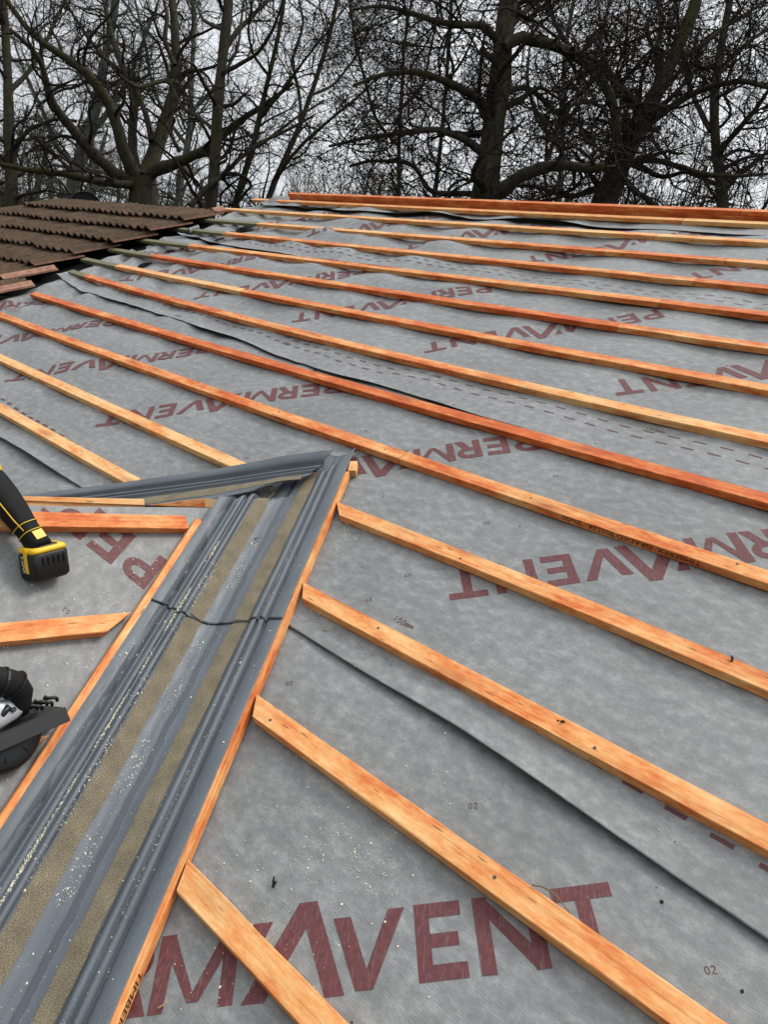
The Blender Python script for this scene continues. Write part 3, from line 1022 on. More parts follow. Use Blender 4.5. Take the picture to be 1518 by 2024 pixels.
def trough(name, Q, X, mdir_main, n_main, mdir_side, n_side, s0, s1fun, zoff, label, ends, group='grey valley troughs with sanded strips', flare=None, omap=None):
    prof = [(-a, h, 1) for a, h in PROF[::-1]] + [(a, h, 0) for a, h in PROF[1:]]
    bis = n_main + n_side; bis /= np.linalg.norm(bis)
    ns = 110
    V = []; AT = []

    def pt(o_, h, side, s):
        nd_ = n_side if side else n_main
        md_ = mdir_side if side else mdir_main
        w = sstep(abs(o_) / .022)
        nn = bis * (1 - w) + nd_ * w; nn /= np.linalg.norm(nn)
        hh = h + .006 * (1 - sstep(abs(o_) / .03))
        p = Q + X * s + md_ * (abs(o_) if omap is None else omap(abs(o_))) + nn * (hh + zoff)
        if flare: p = p + flare(o_, s, nn)
        elif p[0] < UJ:                                             # dressed flat where it passes the ridge
            p = p.copy(); p[2] = min(p[2], max(.012, p[2] - (UJ - p[0]) * 2.2))
        return p
    n = len(prof)
    for i in range(ns):
        for (o_, h, side) in prof:
            s1 = s1fun(o_, side)
            f = i / (ns - 1)
            s = s0 + (s1 - s0) * f if not callable(s0) else s0(o_) + (s1 - s0(o_)) * f
            hh = h * (1 + .08 * math.sin(s * 7 + o_ * 20) * (abs(o_) < .14)) + .0006 * float(vnoise(np.array(s * 6), np.array(o_ * 30), 3))
            V.append(pt(o_, hh, side, s)); AT.append((s, o_, 0))
    V = np.array(V)
    F = gridfaces(ns, n)
    # thin underside for the visible edges
    V2 = V.copy().reshape(ns, n, 3)
    V2 = V2 - bis * .0028
    allV = np.concatenate([V, V2.reshape(-1, 3)])
    F2 = F[:, ::-1] + len(V)
    rim = []
    b0 = len(V)
    for j in range(n - 1):
        for ii in (0, ns - 1):
            a, b_ = ii * n + j, ii * n + j + 1
            rim.append((a, b_, b0 + b_, b0 + a))
    for i in range(ns - 1):
        for jj in (0, n - 1):
            a, b_ = i * n + jj, (i + 1) * n + jj
            rim.append((a, b_, b0 + b_, b0 + a))
    rim = np.array(rim)
    mi = np.concatenate([np.zeros(len(F)), np.ones(len(F2)), np.zeros(len(rim))])
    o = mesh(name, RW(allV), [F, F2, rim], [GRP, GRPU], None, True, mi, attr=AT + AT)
    tag(o, label, 'valley trough', group)
    # sand strips, ragged edges
    for sgn in (1, -1):
        side = 0 if sgn > 0 else 1
        SV = []; SA = []
        m2 = 9; ns2 = 240
        for i in range(ns2):
            for j in range(m2):
                g = j / (m2 - 1)
                s1 = s1fun(sgn * .065, side)
                sa = s0 if not callable(s0) else s0(sgn * .065)
                s = sa + .004 + (s1 - sa - .008) * i / (ns2 - 1)
                wob = .0022 * float(vnoise(np.array(s * 9), np.array(1.), 5 + sgn)) + .0012 * float(vnoise(np.array(s * 60), np.array(2.), 9 + sgn))
                oo = (.043 + wob) * (1 - g) + (.086 + .0025 * float(vnoise(np.array(s * 8), np.array(4.), 7 + sgn)) + .001 * float(vnoise(np.array(s * 70), np.array(2.), 19))) * g
                h = np.interp(oo, [p[0] for p in PROF], [p[1] for p in PROF])
                h = h * (1 + .08 * math.sin(s * 7 + sgn * oo * 20)) + .0009 * (math.sin(g * math.pi) ** .5) + .0009
                SV.append(pt(sgn * oo, h, side, s)); SA.append((s, oo, 0))
        mesh('sand_strip', RW(np.array(SV)), gridfaces(ns2, m2), SAND, o, True, attr=SA)
    return o


ZM = np.array([0, 0, 1.])


def endB(o_, side):
    d = MD if side else NV
    u = UJ - .15 * math.exp(-(abs(o_) / (.11 if not side else .075)) ** 2)
    return (u - QV[0] - abs(o_) * d[0]) / XV[0]


# overlap position of the upper piece: its lower edge at the scalloped line
def startB(o_):
    return float(np.interp(o_, [-.19, -.167, -.155, -.145, -.121, -.088, -.045, 0, .052, .1, .118, .145, .188], [-.077, -.069, -.067, -.052, -.050, -.037, -.027, -.011, .007, .012, .022, .008, .006]))


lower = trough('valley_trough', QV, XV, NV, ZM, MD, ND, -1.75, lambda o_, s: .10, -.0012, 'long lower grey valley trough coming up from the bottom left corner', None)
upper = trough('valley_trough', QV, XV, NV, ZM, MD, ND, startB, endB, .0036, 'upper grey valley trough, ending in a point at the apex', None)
QL = J + np.array([-.012, .0, 0]) + np.array([math.sin(LA), -math.cos(LA), 0.]) * .068


def flL(o_, s, nn):
    k = math.exp(-max(s, 0) / .22)
    return ZM * (.016 * k + .010 * k * math.sin(o_ * 40)) + (-HD) * 0


OM = lambda a: float(np.interp(a, [0, .040, .043, .086, .0905, .139, .1885], [0, .105, .114, .162, .170, .216, .257]))


def startL(o_):
    # ragged cut end lapping over the apex; the far half starts further down, behind the ridge
    if o_ < 0: return .52 + abs(o_) * 4.5
    return float(np.interp(OM(o_), [0, .066, .074, .078, .105, .112, .137, .192, .236, .257], [.52, .50, .30, .10, .058, -.045, -.08, -.127, -.159, -.184]))


NLm = np.array([-math.sin(LA), math.cos(LA), 0.])   # towards the upslope side
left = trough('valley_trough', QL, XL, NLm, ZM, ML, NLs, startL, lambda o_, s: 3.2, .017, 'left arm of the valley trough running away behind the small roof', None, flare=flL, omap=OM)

# ------------------------------------------------------------------ tilting fillets beside the troughs
o = timber('valley_fillet', QV + XV * -1.75 + NV * .2005, QV + XV * .735 + NV * .2005, ZM, .034, .0235, 0, 0, col=(.62, 0), seed=5)
tag(o, 'long orange fillet batten along the right edge of the valley trough, stamped near the bottom', 'fillet batten')
FIL_R = o
o = timber('timber_offcut', QV + XV * .738 + NV * .222, QV + XV * .80 + NV * .214, ZM, .028, .025, 0.1, .2, col=(.42, 0), seed=6)
tag(o, 'small pale split offcut at the very top of the right fillet beside the apex', 'timber offcut')
o = timber('valley_fillet', DQ(-1.55, .177, 0), DQ(.262, .1865, 0), ND, .021, .0235, 0, 0, col=(.52, 0), seed=7)
# width must extend uphill: shift handled by up x dir, so mirror if needed
tag(o, 'orange fillet batten along the left edge of the valley trough, on the small roof', 'fillet batten')
FIL_L = o
o = timber('valley_fillet', J2 + XL * .16 + ML * .14 + NLs * .0, J2 + XL * 3.0 + ML * .14, NLs, .05, .034, .5, 0, col=(.60, 0), seed=8)
tag(o, 'short dark-shaded fillet end with pale end grain poking out under the left valley arm', 'fillet batten')
FIL_LL = o

# small roof battens: (a,b) endpoints of the lower arris, top face points from the photo
def dbat(aw, bw, ae, be, label, col, sk1=0., sk0=0., w=.05, h=.025, ext=.9, seed=0):
    P1 = DQ(ae, be, .0008); P0 = DQ(aw, bw, .0008)
    d = (P0 - P1) / np.linalg.norm(P0 - P1)
    P0 = P0 + d * ext
    o = timber('roofing_batten', P0, P1, ND, w, h, sk0, sk1, col=(col, 0), seed=seed)
    tag(o, label, 'batten', 'battens on the small side roof')
    return o


d1 = dbat(-.100, .515, .205, .209, 'upper batten on the small side roof, under the cordless tool', .56, sk1=.1, w=.043, seed=31)
d2 = dbat(-.394, .400, -.226, .232, 'middle batten on the small side roof, with a mitred splintered end', .44, sk1=1.65, w=.046, seed=32)
d3 = dbat(-.66, .300, -.600, .236, 'lowest batten on the small side roof, under the black saw', .40, sk1=1.65, w=.05, seed=33)
# ridge batten standing just over the ridge on its far side
RP = lambda a, off: DQ(a, rid(a), off)
p0 = RP(-.95, .0) + NLs * .0; p1 = RP(.19, .0)
d4 = timber('roofing_batten', p0 - ML * .024, p1 - ML * .024, NLs, .05, .025, 0, 0, col=(.50, 0), seed=34)
tag(d4, 'batten on the far side of the small roof ridge, only its stamped top edge showing', 'batten', 'battens on the small side roof')


# ------------------------------------------------------------------ stamps on timber
def stamp(parent, text, x, y, z, size, rx, ry=0, rz=0, sx=1.0):
    cu = bpy.data.curves.new('stamp', 'FONT'); cu.body = text; cu.size = size; cu.extrude = 0
    tmp = bpy.data.objects.new('stamp', cu); COL.objects.link(tmp)
    bpy.context.view_layer.update()
    dg = bpy.context.evaluated_depsgraph_get()
    me = bpy.data.meshes.new_from_object(tmp.evaluated_get(dg))
    bpy.data.objects.remove(tmp)
    me.materials.clear(); me.materials.append(INK)
    o = bpy.data.objects.new('stamped_text', me); COL.objects.link(o)
    o.parent = parent
    o.location = (x, y, z); o.rotation_euler = (rx, ry, rz); o.scale = (sx, 1, 1)
    return o


# reads upside down on the low side face of the batten above the apex
def bow5(u):
    f = (u + 1.587) / (RB + 1.587)
    return float(VB(5, u)) - (float(VB(5, -1.587)) * (1 - f) + float(VB(5, RB)) * f)


for wd5, u5 in (('TIMBEREX', -.545), ('GRADED', -.675), ('BS5534', -.785), ('25x50', -.885)):
    stamp(b5, wd5, u5 + 1.587, bow5(u5 - .05) - .0010, .0225, .0215, math.radians(-90), 0, math.pi, 1.2)
stamp(FIL_R, 'TIMBEREX', .905, -.0010, .0215, .0215, math.radians(-90), 0, math.pi, 1.2)
stamp(FIL_R, 'GRADED', .770, -.0010, .0215, .0215, math.radians(-90), 0, math.pi, 1.2)


# ------------------------------------------------------------------ old tiles on the left
mb_t = empty('tiled_roof', tuple(RW((-7.5, 3, 0))))
tag(mb_t, 'old brown mossy interlocking tiles still laid on the left end of the roof', 'tiled roof')
TW = .232                                                       # two rolls each
courses = [(vb_ + .38, vb_, ur_, ul_) for vb_, ur_, ul_ in ((3.53, -5.85, -9.2), (3.20, -5.86, -9.45), (2.87, -5.89, -9.9), (2.55, -5.98, -10.3), (2.23, -5.98, -10.7), (1.94, -5.84, -11.0), (1.62, -5.55, -11.3))]


def roll(x):
    # asymmetric roll profile, period TW/2
    p = (x / (TW / 2)) % 1.0
    return .025 * (.5 - .5 * np.cos(2 * np.pi * np.clip((p - .05) / .80, 0, 1))) ** .8


for ci, (vt, vb, ur, ul) in enumerate(courses):
    vs, fs, ms = [], [], []
    nt_ = int((ur - ul) / TW)
    r = np.random.default_rng(ci)
    for k in range(nt_):
        x1 = ur - k * TW; x0 = x1 - TW
        jv = r.normal() * .006; jz = r.normal() * .0035; sk = r.normal() * .008
        nx, ny = 25, 4
        th_ = .013
        b0 = len(vs)
        for i in range(nx):
            xx = x0 + .002 + (TW - .004) * i / (nx - 1)
            for j in range(ny):
                f = j / (ny - 1)
                v_ = vb + jv + (vt - vb + .03) * f + sk * (i / nx - .5)
                z = .088 - .052 * f + roll(np.array(xx - ur)) + jz
                vs.append((xx, v_, float(z)))
        for i in range(nx):
            xx = x0 + .002 + (TW - .004) * i / (nx - 1)
            for j in (0, ny - 1):
                f = j / (ny - 1)
                v_ = vb + jv + (vt - vb + .03) * f + sk * (i / nx - .5)
                z = .088 - .052 * f + roll(np.array(xx - ur)) + jz - th_
                vs.append((xx, v_, float(z)))
        for i in range(nx - 1):
            for j in range(ny - 1):
                a = b0 + i * ny + j
                fs.append((a, a + ny, a + ny + 1, a + 1)); ms.append(1 if (k == 0 and ci in (5, 6) and i > nx * .68) else 0)
        c0 = b0 + nx * ny
        for i in range(nx - 1):
            fs.append((b0 + i * ny, c0 + i * 2, c0 + (i + 1) * 2, b0 + (i + 1) * ny)); ms.append(0)
            fs.append((c0 + i * 2, c0 + i * 2 + 1, c0 + (i + 1) * 2 + 1, c0 + (i + 1) * 2)); ms.append(0)
            if ci == 0:
                fs.append((b0 + i * ny + ny - 1, b0 + (i + 1) * ny + ny - 1, c0 + (i + 1) * 2 + 1, c0 + i * 2 + 1)); ms.append(1)
        for i in (0, nx - 1):
            fs.append((b0 + i * ny, b0 + i * ny + ny - 1, c0 + i * 2 + 1, c0 + i * 2)); ms.append(1 if k == 0 and i else 0)
    P_ = RW(np.array(vs))
    mesh('tile_course', P_, fs, [TILE, TILE2], mb_t, False, ms)
# cleaner tiles that were lifted, at the open edge
for (u_, v_, z_, rot_) in ((-5.88, 3.93, .10, .1),):
    vs, fs = [], []
    nx = 13
    for i in range(nx):
        xx = i / (nx - 1) * .12
        z = float(roll(np.array(xx)))
        for (yy, zz) in ((0, z), (.12, z - .012), (.12, z - .026), (0, z - .014)):
            c_, s_ = math.cos(rot_), math.sin(rot_)
            vs.append((u_ + xx * c_ - yy * s_ - .1, v_ + xx * s_ + yy * c_ - .06, z_ + zz - .04))
    for i in range(nx - 1):
        for j in range(4):
            a, b_ = i * 4 + j, i * 4 + (j + 1) % 4
            fs.append((a, a + 4, b_ + 4, b_))
    fs.append((0, 1, 2, 3)); fs.append(tuple((nx - 1) * 4 + j for j in (3, 2, 1, 0)))
    o = mesh('broken_tile', RW(np.array(vs)), fs, TILE2, mb_t, False)
    o['label'] = 'fresh pinkish broken piece of tile at the open edge'
# black sheet added under the tiles to darken the open void
ns = 60
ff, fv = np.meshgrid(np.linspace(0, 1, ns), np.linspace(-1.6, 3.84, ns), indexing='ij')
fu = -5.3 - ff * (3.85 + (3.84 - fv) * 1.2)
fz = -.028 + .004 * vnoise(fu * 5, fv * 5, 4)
o = mesh('void_sheet', RW(np.stack([fu, fv, fz], -1).reshape(-1, 3)), gridfaces(ns, ns), VOID)
tag(o, 'black sheet added for the dark void under the tile edge', 'added sheet')
# curled loose end of the underlay by the tiles
cu_, cv_ = np.meshgrid(np.linspace(0, 1, 24), np.linspace(0, 1, 10), indexing='ij')
ang_ = cu_ * math.radians(300) - math.radians(90)
r_ = .024 - .004 * cu_
for (u_, v_, w_) in ((-5.66, 3.42, .10),):
    P_ = np.stack([u_ - r_ * np.cos(ang_) * -1, v_ + cv_ * w_ + .02 * cu_, .026 + r_ * np.sin(ang_)], -1).reshape(-1, 3)
    o = mesh('loose_flap', RW(P_), gridfaces(24, 10), UNDER_FAR, SH[3] if v_ > 3.5 else SH[3], True, attr=P_)

# round black cowl behind the tile ridge
pc = np.array([-9.10, 4.24, -.11])
vent = empty('vent_cowl', tuple(RW(pc)))
tag(vent, 'black round-topped cowl behind the far left of the tiles', 'vent cowl')
pw = RW(pc)
vd = CAMW - pw; vd[2] = 0; vd /= np.linalg.norm(vd); vd = vd + np.array([.3, 0, 0]); vd /= np.linalg.norm(vd)
mb = MB()
mb.cyl(pw + np.array([0, 0, -.02]), vd, .17, .16, 32)
mb.build('drum', RUBBER, vent, False)
mb = MB()
rr_ = []
ref = np.cross(vd, (0, 0, 1)); ref /= np.linalg.norm(ref); upv = np.cross(ref, vd)
ringp = [pw + np.array([0, 0, -.02]) + vd * .082 + .172 * (math.cos(a) * ref + math.sin(a) * upv) for a in np.linspace(0, 2 * math.pi, 33)]
mb.tube(ringp, .010, 6)
mb.build('rim', RUBBER, vent, True)


# ------------------------------------------------------------------ image-ray helper for placing things at their own depth
def ray(x, y):
    d = np.array([(x - CX) / FPX, (y - CY) / FPX, 1.0])
    return RC.T @ d                                             # roof frame


def on_plane(x, y, Q, n, off=0.):
    d = ray(x, y); s = ((Q + n * off - CAMR) @ n) / (d @ n)
    return CAMR + d * s


def DP(x, y, off=0.): return on_plane(x, y, QV, ND, off)
def MP(x, y, off=0.): return on_plane(x, y, np.zeros(3), ZM, off)
def IW(x, y, depth): return RW(CAMR + ray(x, y) * depth)


# ------------------------------------------------------------------ cordless tool (grip, head, battery)
def superell(c, A, w, h, e=.55, n=20, ax_=0):
    """section in plane of axes A[1],A[2]"""
    out = []
    for a in np.linspace(0, 2 * math.pi, n, endpoint=False):
        ca, sa = math.cos(a), math.sin(a)
        out.append(np.asarray(c) + A[1] * (w / 2 * np.sign(ca) * abs(ca) ** e) + A[2] * (h / 2 * np.sign(sa) * abs(sa) ** e))
    return out


def RWv(v): return W3 @ np.asarray(v)


tool = empty('cordless_tool', tuple(RW(DP(60, 1060, .0))))
tag(tool, 'yellow and black cordless power tool lying over the upper batten of the small roof', 'power tool')
ndw = RWv(ND)
pA = RW(DP(72, 1072, .060)); pB = RW(DP(-46, 908, .070)); pC = RW(DP(-60, 800, .080))
axd = (pB - pA) / np.linalg.norm(pB - pA)
side = np.cross(axd, ndw); side /= np.linalg.norm(side); upt = np.cross(side, axd)
A3 = np.array([axd, side, upt])
Lh = np.linalg.norm(pB - pA)
mb = MB()
secs = []
for f, w, h in ((-.06, .052, .050), (.0, .050, .050), (.15, .048, .048), (.35, .060, .054), (.55, .066, .056), (.72, .062, .055), (.80, .058, .052)):
    secs.append(superell(pA + axd * Lh * f, A3, w, h, .7))
mb.loft(secs)
mb.build('grip', RUBBER, tool, True)
mb = MB()
secs = []
for f, w, h in ((.78, .060, .054), (.83, .066, .058), (1.0, .072, .066), (1.3, .078, .072), (1.45, .070, .066), (1.6, .062, .06)):
    secs.append(superell(pA + axd * Lh * f, A3, w, h, .75))
mb.loft(secs)
mb.build('gear_housing', YELLOW, tool, True)
mb = MB()
secs = [superell(pA + axd * Lh * f, A3, w, w, .9) for f, w in ((1.6, .058), (1.85, .056), (2.05, .05))]
mb.loft(secs)
hc = pA + axd * Lh * 1.95
mb.cyl(hc + upt * -.02, upt, .062, .02, 32)
mb.build('head', SILVER, tool, True)
mb = MB(); mb.box(pA + axd * Lh * .98 + upt * .033 + side * .004, (.030, .022, .004), A3, bev=.001)
mb.build('switch', BLACKP, tool)
# thin yellow piping lines round the grip and the badge
for f, w in ((.10, .0505), (.19, .0525)):
    mb = MB()
    pts = superell(pA + axd * Lh * f, A3, w + .001, w + .0, .7, 28); pts.append(pts[0])
    mb.tube(pts, .0011, 5)
    mb.build('piping', YELLOW, tool, True)
mb = MB(); pts = [pA + axd * Lh * f + side * s_ + upt * .022 for f, s_ in ((.12, -.025), (.25, -.030), (.5, -.034), (.62, -.030), (.74, -.030))]
mb.tube(pts, .0014, 5); mb.build('piping', YELLOW, tool, True)
mb = MB(); mb.box(pA + axd * Lh * .035 + upt * .0255 + side * .001, (.022, .026, .0015), A3, bev=.0005)
badge = mb.build('badge', YELLOW, tool)
mb = MB()
bc = pA + axd * Lh * .035 + upt * .0268 + side * .001
pts = [bc + .007 * (math.cos(a) * side + math.sin(a) * axd) for a in np.linspace(.6, 5.6, 14)]
mb.tube(pts, .0009, 5); mb.build('badge_mark', BLACKP, badge, True)
# battery: block under the foot of the grip
bA = RW(DP(86, 1100, .042))
# local axes for the block: long axis across the picture, tilted
bx = RWv(DP(128, 1083, .04) - DP(50, 1103, .04)); bx /= np.linalg.norm(bx)
bz = ndw * .50 + axd * .70; bz = bz - bx * (bx @ bz); bz /= np.linalg.norm(bz)
by = np.cross(bz, bx)
AB = np.array([bx, by, bz])


def blockloft(c, dims, A, bev, nsec=((-1, .86), (-.8, 1), (.8, 1), (1, .9))):
    mb = MB(); secs = []
    for z, k in nsec:
        cc = c + A[2] * z * dims[2] / 2
        AA = np.array([A[2], A[0], A[1]])
        secs.append(superell(cc, AA, dims[0] * k, dims[1] * k, .32, 28))
    mb.loft(secs); return mb


mb = blockloft(bA - bz * .016, (.092, .066, .066), AB, .004)
mb.build('battery', BLACKP, tool, True)
batt = [c for c in tool.children if c.name.startswith('battery')][0] if tool.children else None
mb = blockloft(bA + bz * .022, (.088, .066, .012), AB, .004, ((-1, 1), (0, 1.02), (1, .90)))
mb.build('collar', YELLOW, tool, True)
mb = blockloft(bA + bz * .0280 - by * .010, (.052, .030, .006), AB, .003)
mb.build('release_button', BLACKP, tool, True)
for i in range(5):
    mb = MB(); mb.box(bA - bz * .004 + bx * (-.022 + i * .013) - by * .0335, (.006, .004, .020), AB, bev=.001)
    mb.build('grip_rib', RUBBER, tool)
mb = MB()
mb.box(bA + bz * .000 - bx * .0455 + by * -.004, (.004, .012, .058), AB, bev=.001)
mb.build('side_rail', YELLOW, tool)
cu = bpy.data.curves.new('txt', 'FONT'); cu.body = '5.0Ah'; cu.size = .017
tmp = bpy.data.objects.new('txt', cu); COL.objects.link(tmp); bpy.context.view_layer.update()
me = bpy.data.meshes.new_from_object(tmp.evaluated_get(bpy.context.evaluated_depsgraph_get())); bpy.data.objects.remove(tmp)
me.materials.clear(); me.materials.append(WHITEP)
o = bpy.data.objects.new('rating_text', me); COL.objects.link(o)
nx_ = -bx; tx = -bz; ty = np.cross(nx_, tx); O_ = bA - bx * .0470 + bz * .012 + by * .012
Mx = Matrix([[tx[0], ty[0], nx_[0], O_[0]], [tx[1], ty[1], nx_[1], O_[1]], [tx[2], ty[2], nx_[2], O_[2]], [0, 0, 0, 1]])
o.parent = tool; o.matrix_basis = Matrix.Translation(tool.location).inverted() @ Mx

# ------------------------------------------------------------------ black saw at the left edge
saw = empty('circular_saw', tuple(RW(DP(30, 1470, 0))))
tag(saw, 'black and silver circular saw with hose elbow at the left edge', 'power tool')
D = lambda x, y, off: RW(DP(x, y, off))
mb = MB()
el = [D(-60, 1335, .11), D(-25, 1345, .115), D(5, 1348, .115), D(28, 1353, .11), D(38, 1368, .098), D(36, 1388, .082), D(32, 1405, .066)]
mb.tube(np.array(el), [.029, .029, .028, .027, .0255, .024, .023], 18)
mb.build('hose_elbow', RUBBER, saw, True)
for i in (1, 2, 3):
    mb = MB(); c0 = np.array(el[i]); ta = np.array(el[i + 1]) - np.array(el[i - 1])
    mb.cyl(c0, ta, .0300, .004, 20); mb.build('hose_ring', BLACKP, saw, False)
# base plate: long flat black plate seen nearly edge on
q0, q1 = D(-95, 1484, .090), D(127, 1392, .080)
bxx = (q1 - q0) / np.linalg.norm(q1 - q0)
camd = CAMW - (q0 + q1) / 2; camd /= np.linalg.norm(camd)
pn = ndw * .80 + camd * .25; pn = pn - bxx * (pn @ bxx); pn /= np.linalg.norm(pn)
py_ = np.cross(pn, bxx)
AP = np.array([bxx, py_, pn])
pl = np.linalg.norm(q1 - q0)
cup = np.cross(camd, bxx); cup /= np.linalg.norm(cup)
if cup[2] < 0: cup = -cup
cfw = np.cross(bxx, cup)
if cfw @ camd < 0: cfw = -cfw
mid = (q0 + q1) / 2
mb = MB(); mb.box(mid - cup * .020, (pl, .030, .004), np.array([bxx, cup, cfw]), bev=.001)
mb.build('plate_skirt', BLACKP, saw)
mb = MB(); mb.box(mid - cup * .003 - cfw * .030 + cup * .006, (pl * .97, .062, .004), np.array([bxx, cfw * .96 - cup * .28, cup * .96 + cfw * .28]), bev=.001)
mb.build('base_plate', BLACKP, saw)
mb = MB()
c0 = D(12, 1406, .082)
secs = []
for f, w, h in ((-.12, .060, .040), (-.03, .058, .036), (.01, .044, .026), (.045, .012, .010)):
    secs.append(superell(c0 + bxx * f + cfw * .004, np.array([bxx, cup, cfw]), w * .95, h, .6))
mb.loft(secs); mb.build('gear_case', SILVER, saw, True)
mb = MB(); mb.cyl(c0 + bxx * .004 + cfw * .020 - cup * .002, cfw, .0050, .005, 14); mb.build('bolt', BLACKP, saw)
mb = MB(); mb.tube(np.array([D(-12, 1425, .085), D(4, 1412, .098), D(16, 1398, .102), D(20, 1402, .095), D(10, 1418, .085)]), .007, 10)
mb.build('lever', BLACKP, saw, True)
# blade guard dish below
gc = D(-6, 1440, .034)
gn = ndw * .9 + camd * .25; gn /= np.linalg.norm(gn)
rf = np.cross(gn, bxx); rf /= np.linalg.norm(rf); rg = np.cross(rf, gn)
mb = MB(); secs = []
for rr0, hh in ((.012, .012), (.055, .009), (.078, .004), (.084, -.002), (.086, -.014), (.080, -.015)):
    secs.append([gc + gn * hh + rr0 * (math.cos(a) * rf + math.sin(a) * rg) for a in np.linspace(0, 2 * math.pi, 40, endpoint=False)])
mb.loft(secs); mb.build('blade_guard', BLACKP, saw, True)
for i in range(10):
    a = i * math.pi / 5 + .2
    mb = MB(); mb.tube(np.array([gc + gn * (.0105 - .004 * (r0 / .075)) + r0 * (math.cos(a) * rf + math.sin(a) * rg) for r0 in (.02, .05, .072)]), .0009, 5)
    mb.build('guard_rib', RUBBER, saw, True)
mb = MB(); mb.cyl(gc + gn * .012, gn, .016, .006, 20); mb.build('arbor', SILVER, saw, True)
rs = np.random.default_rng(3)
for i in range(5):
    c1 = D(64 + i * 10, 1404 - i * 4 + (i % 2) * 5, .078)
    mb = MB()
    pts = [c1 + (bxx * math.cos(a) * .010 + pn * math.sin(a) * .011 + py_ * .004 * a) for a in np.linspace(0, 4.6, 9)]
    mb.tube(np.array(pts), .0035, 7); mb.build('clamp', BLACKP, saw, True)
c1 = D(100, 1425, .035)
for i in range(4):
    mb = MB(); mb.cyl(c1 - bxx * (.03 - i * .014) - pn * .004 * i, (bxx + pn * .5), .012 - i * .001, .010, 14); mb.build('depth_knob', BLACKP if i != 1 else SILVER, saw, True)
mb = MB(); secs = [superell(q0 + bxx * f + pn * .05 + py_ * .02, np.array([bxx, py_, pn]), .085, .085, .85) for f in (-.22, -.16, -.1, -.06)]
mb.loft(secs); mb.build('motor', BLACKP, saw, True)


# ------------------------------------------------------------------ sawdust, grit, splinters
def chips(name, pts, nrm, size, mat, seed, thick=True):
    """tiny irregular flakes at roof-frame points"""
    r = np.random.default_rng(seed)
    n = len(pts)
    pts = np.asarray(pts); nrm = np.asarray(nrm)
    a = r.uniform(0, 2 * np.pi, n); sz = size * r.lognormal(0, .45, n); asp = r.uniform(.3, 1, n)
    t1 = np.cross(nrm, np.array([.3, .8, .1])); t1 /= np.linalg.norm(t1, axis=1)[:, None]; t2 = np.cross(nrm, t1)
    d1_ = t1 * np.cos(a)[:, None] + t2 * np.sin(a)[:, None]; d2_ = np.cross(nrm, d1_)
    d1_ = d1_ * sz[:, None]; d2_ = d2_ * (sz * asp)[:, None]; up_ = nrm * (sz * r.uniform(.25, .6, n))[:, None]
    V = np.stack([pts - d1_, pts + d2_, pts + d1_ * .9, pts - d2_, pts + up_], 1).reshape(-1, 3)
    i = np.arange(n)[:, None] * 5
    F = np.concatenate([i + np.array(q)[None] for q in ((0, 3, 4), (3, 2, 4), (2, 1, 4), (1, 0, 4))])
    o = mesh(name, RW(V), [F], mat, None, False)
    return o


def trough_pt(o_, s, side, extra=.0):
    h = np.interp(abs(o_), [p[0] for p in PROF], [p[1] for p in PROF])
    nd_, md_ = (ND, MD) if side else (ZM, NV)
    bis = ZM + ND; bis = bis / np.linalg.norm(bis)
    w = float(sstep(abs(o_) / .022))
    nn = bis * (1 - w) + nd_ * w; nn /= np.linalg.norm(nn)
    h = h * (1 + .08 * math.sin(s * 7 + o_ * 20)) + .006 * (1 - float(sstep(abs(o_) / .03)))
    z = h + (.0045 if s > startB(o_) else -.0015) + extra
    return QV + XV * s + md_ * abs(o_) + nn * z, nn


r = np.random.default_rng(21)
pts, nr = [], []
spec = [(-.1155, .0018, 5200, -1.7, .25, 1), (-.093, .006, 1100, -1.7, .0, 1), (-.022, .009, 2300, -1.7, .35, 1), (.1155, .002, 1100, -1.7, .35, 0), (.115, .002, 260, -1.7, .4, 0), (-.09, .005, 250, .0, .3, 1)]
for o0, sd_, n_, sa, sb, side in spec:
    for _ in range(n_):
        s = r.uniform(sa, sb)
        clump = float(vnoise(np.array(s * 14), np.array(o0 * 50), 8))
        if clump < -.15 + r.uniform(-.3, .3): continue
        oo = o0 + r.normal() * sd_ * (1 + .6 * clump)
        p, nn = trough_pt(oo, s, 1 if oo < 0 else 0, .0006)
        pts.append(p); nr.append(nn)
for _ in range(900):
    s = r.uniform(-1.7, .3); oo = r.uniform(-.18, .18)
    p, nn = trough_pt(oo, s, 1 if oo < 0 else 0, .0006); pts.append(p); nr.append(nn)
o = chips('sawdust', pts, nr, .00105, DUST, 1)
tag(o, 'pale sawdust lying along the grooves of the valley trough', 'sawdust', kind='stuff')
pts, nr = [], []


def scatter(cx_, cy_, su, sv, n, ang=0.):
    for _ in range(n):
        a, b_ = r.normal() * su, r.normal() * sv
        u = cx_ + a * math.cos(ang) - b_ * math.sin(ang); v = cy_ + a * math.sin(ang) + b_ * math.cos(ang)
        if (np.array([u, v]) - QV[:2]) @ NV[:2] < .245: continue
        k = 0
        for kk in (1, 2, 3):
            if v > float(lap(kk, np.array([u]))[0]): k = kk
        z = float(hsheet(k, np.array([u]), np.array([v]))[0])
        pts.append((u, v, z + .0012)); nr.append((0, 0, 1))


def spx(x, y): return MP(x, y)[:2]


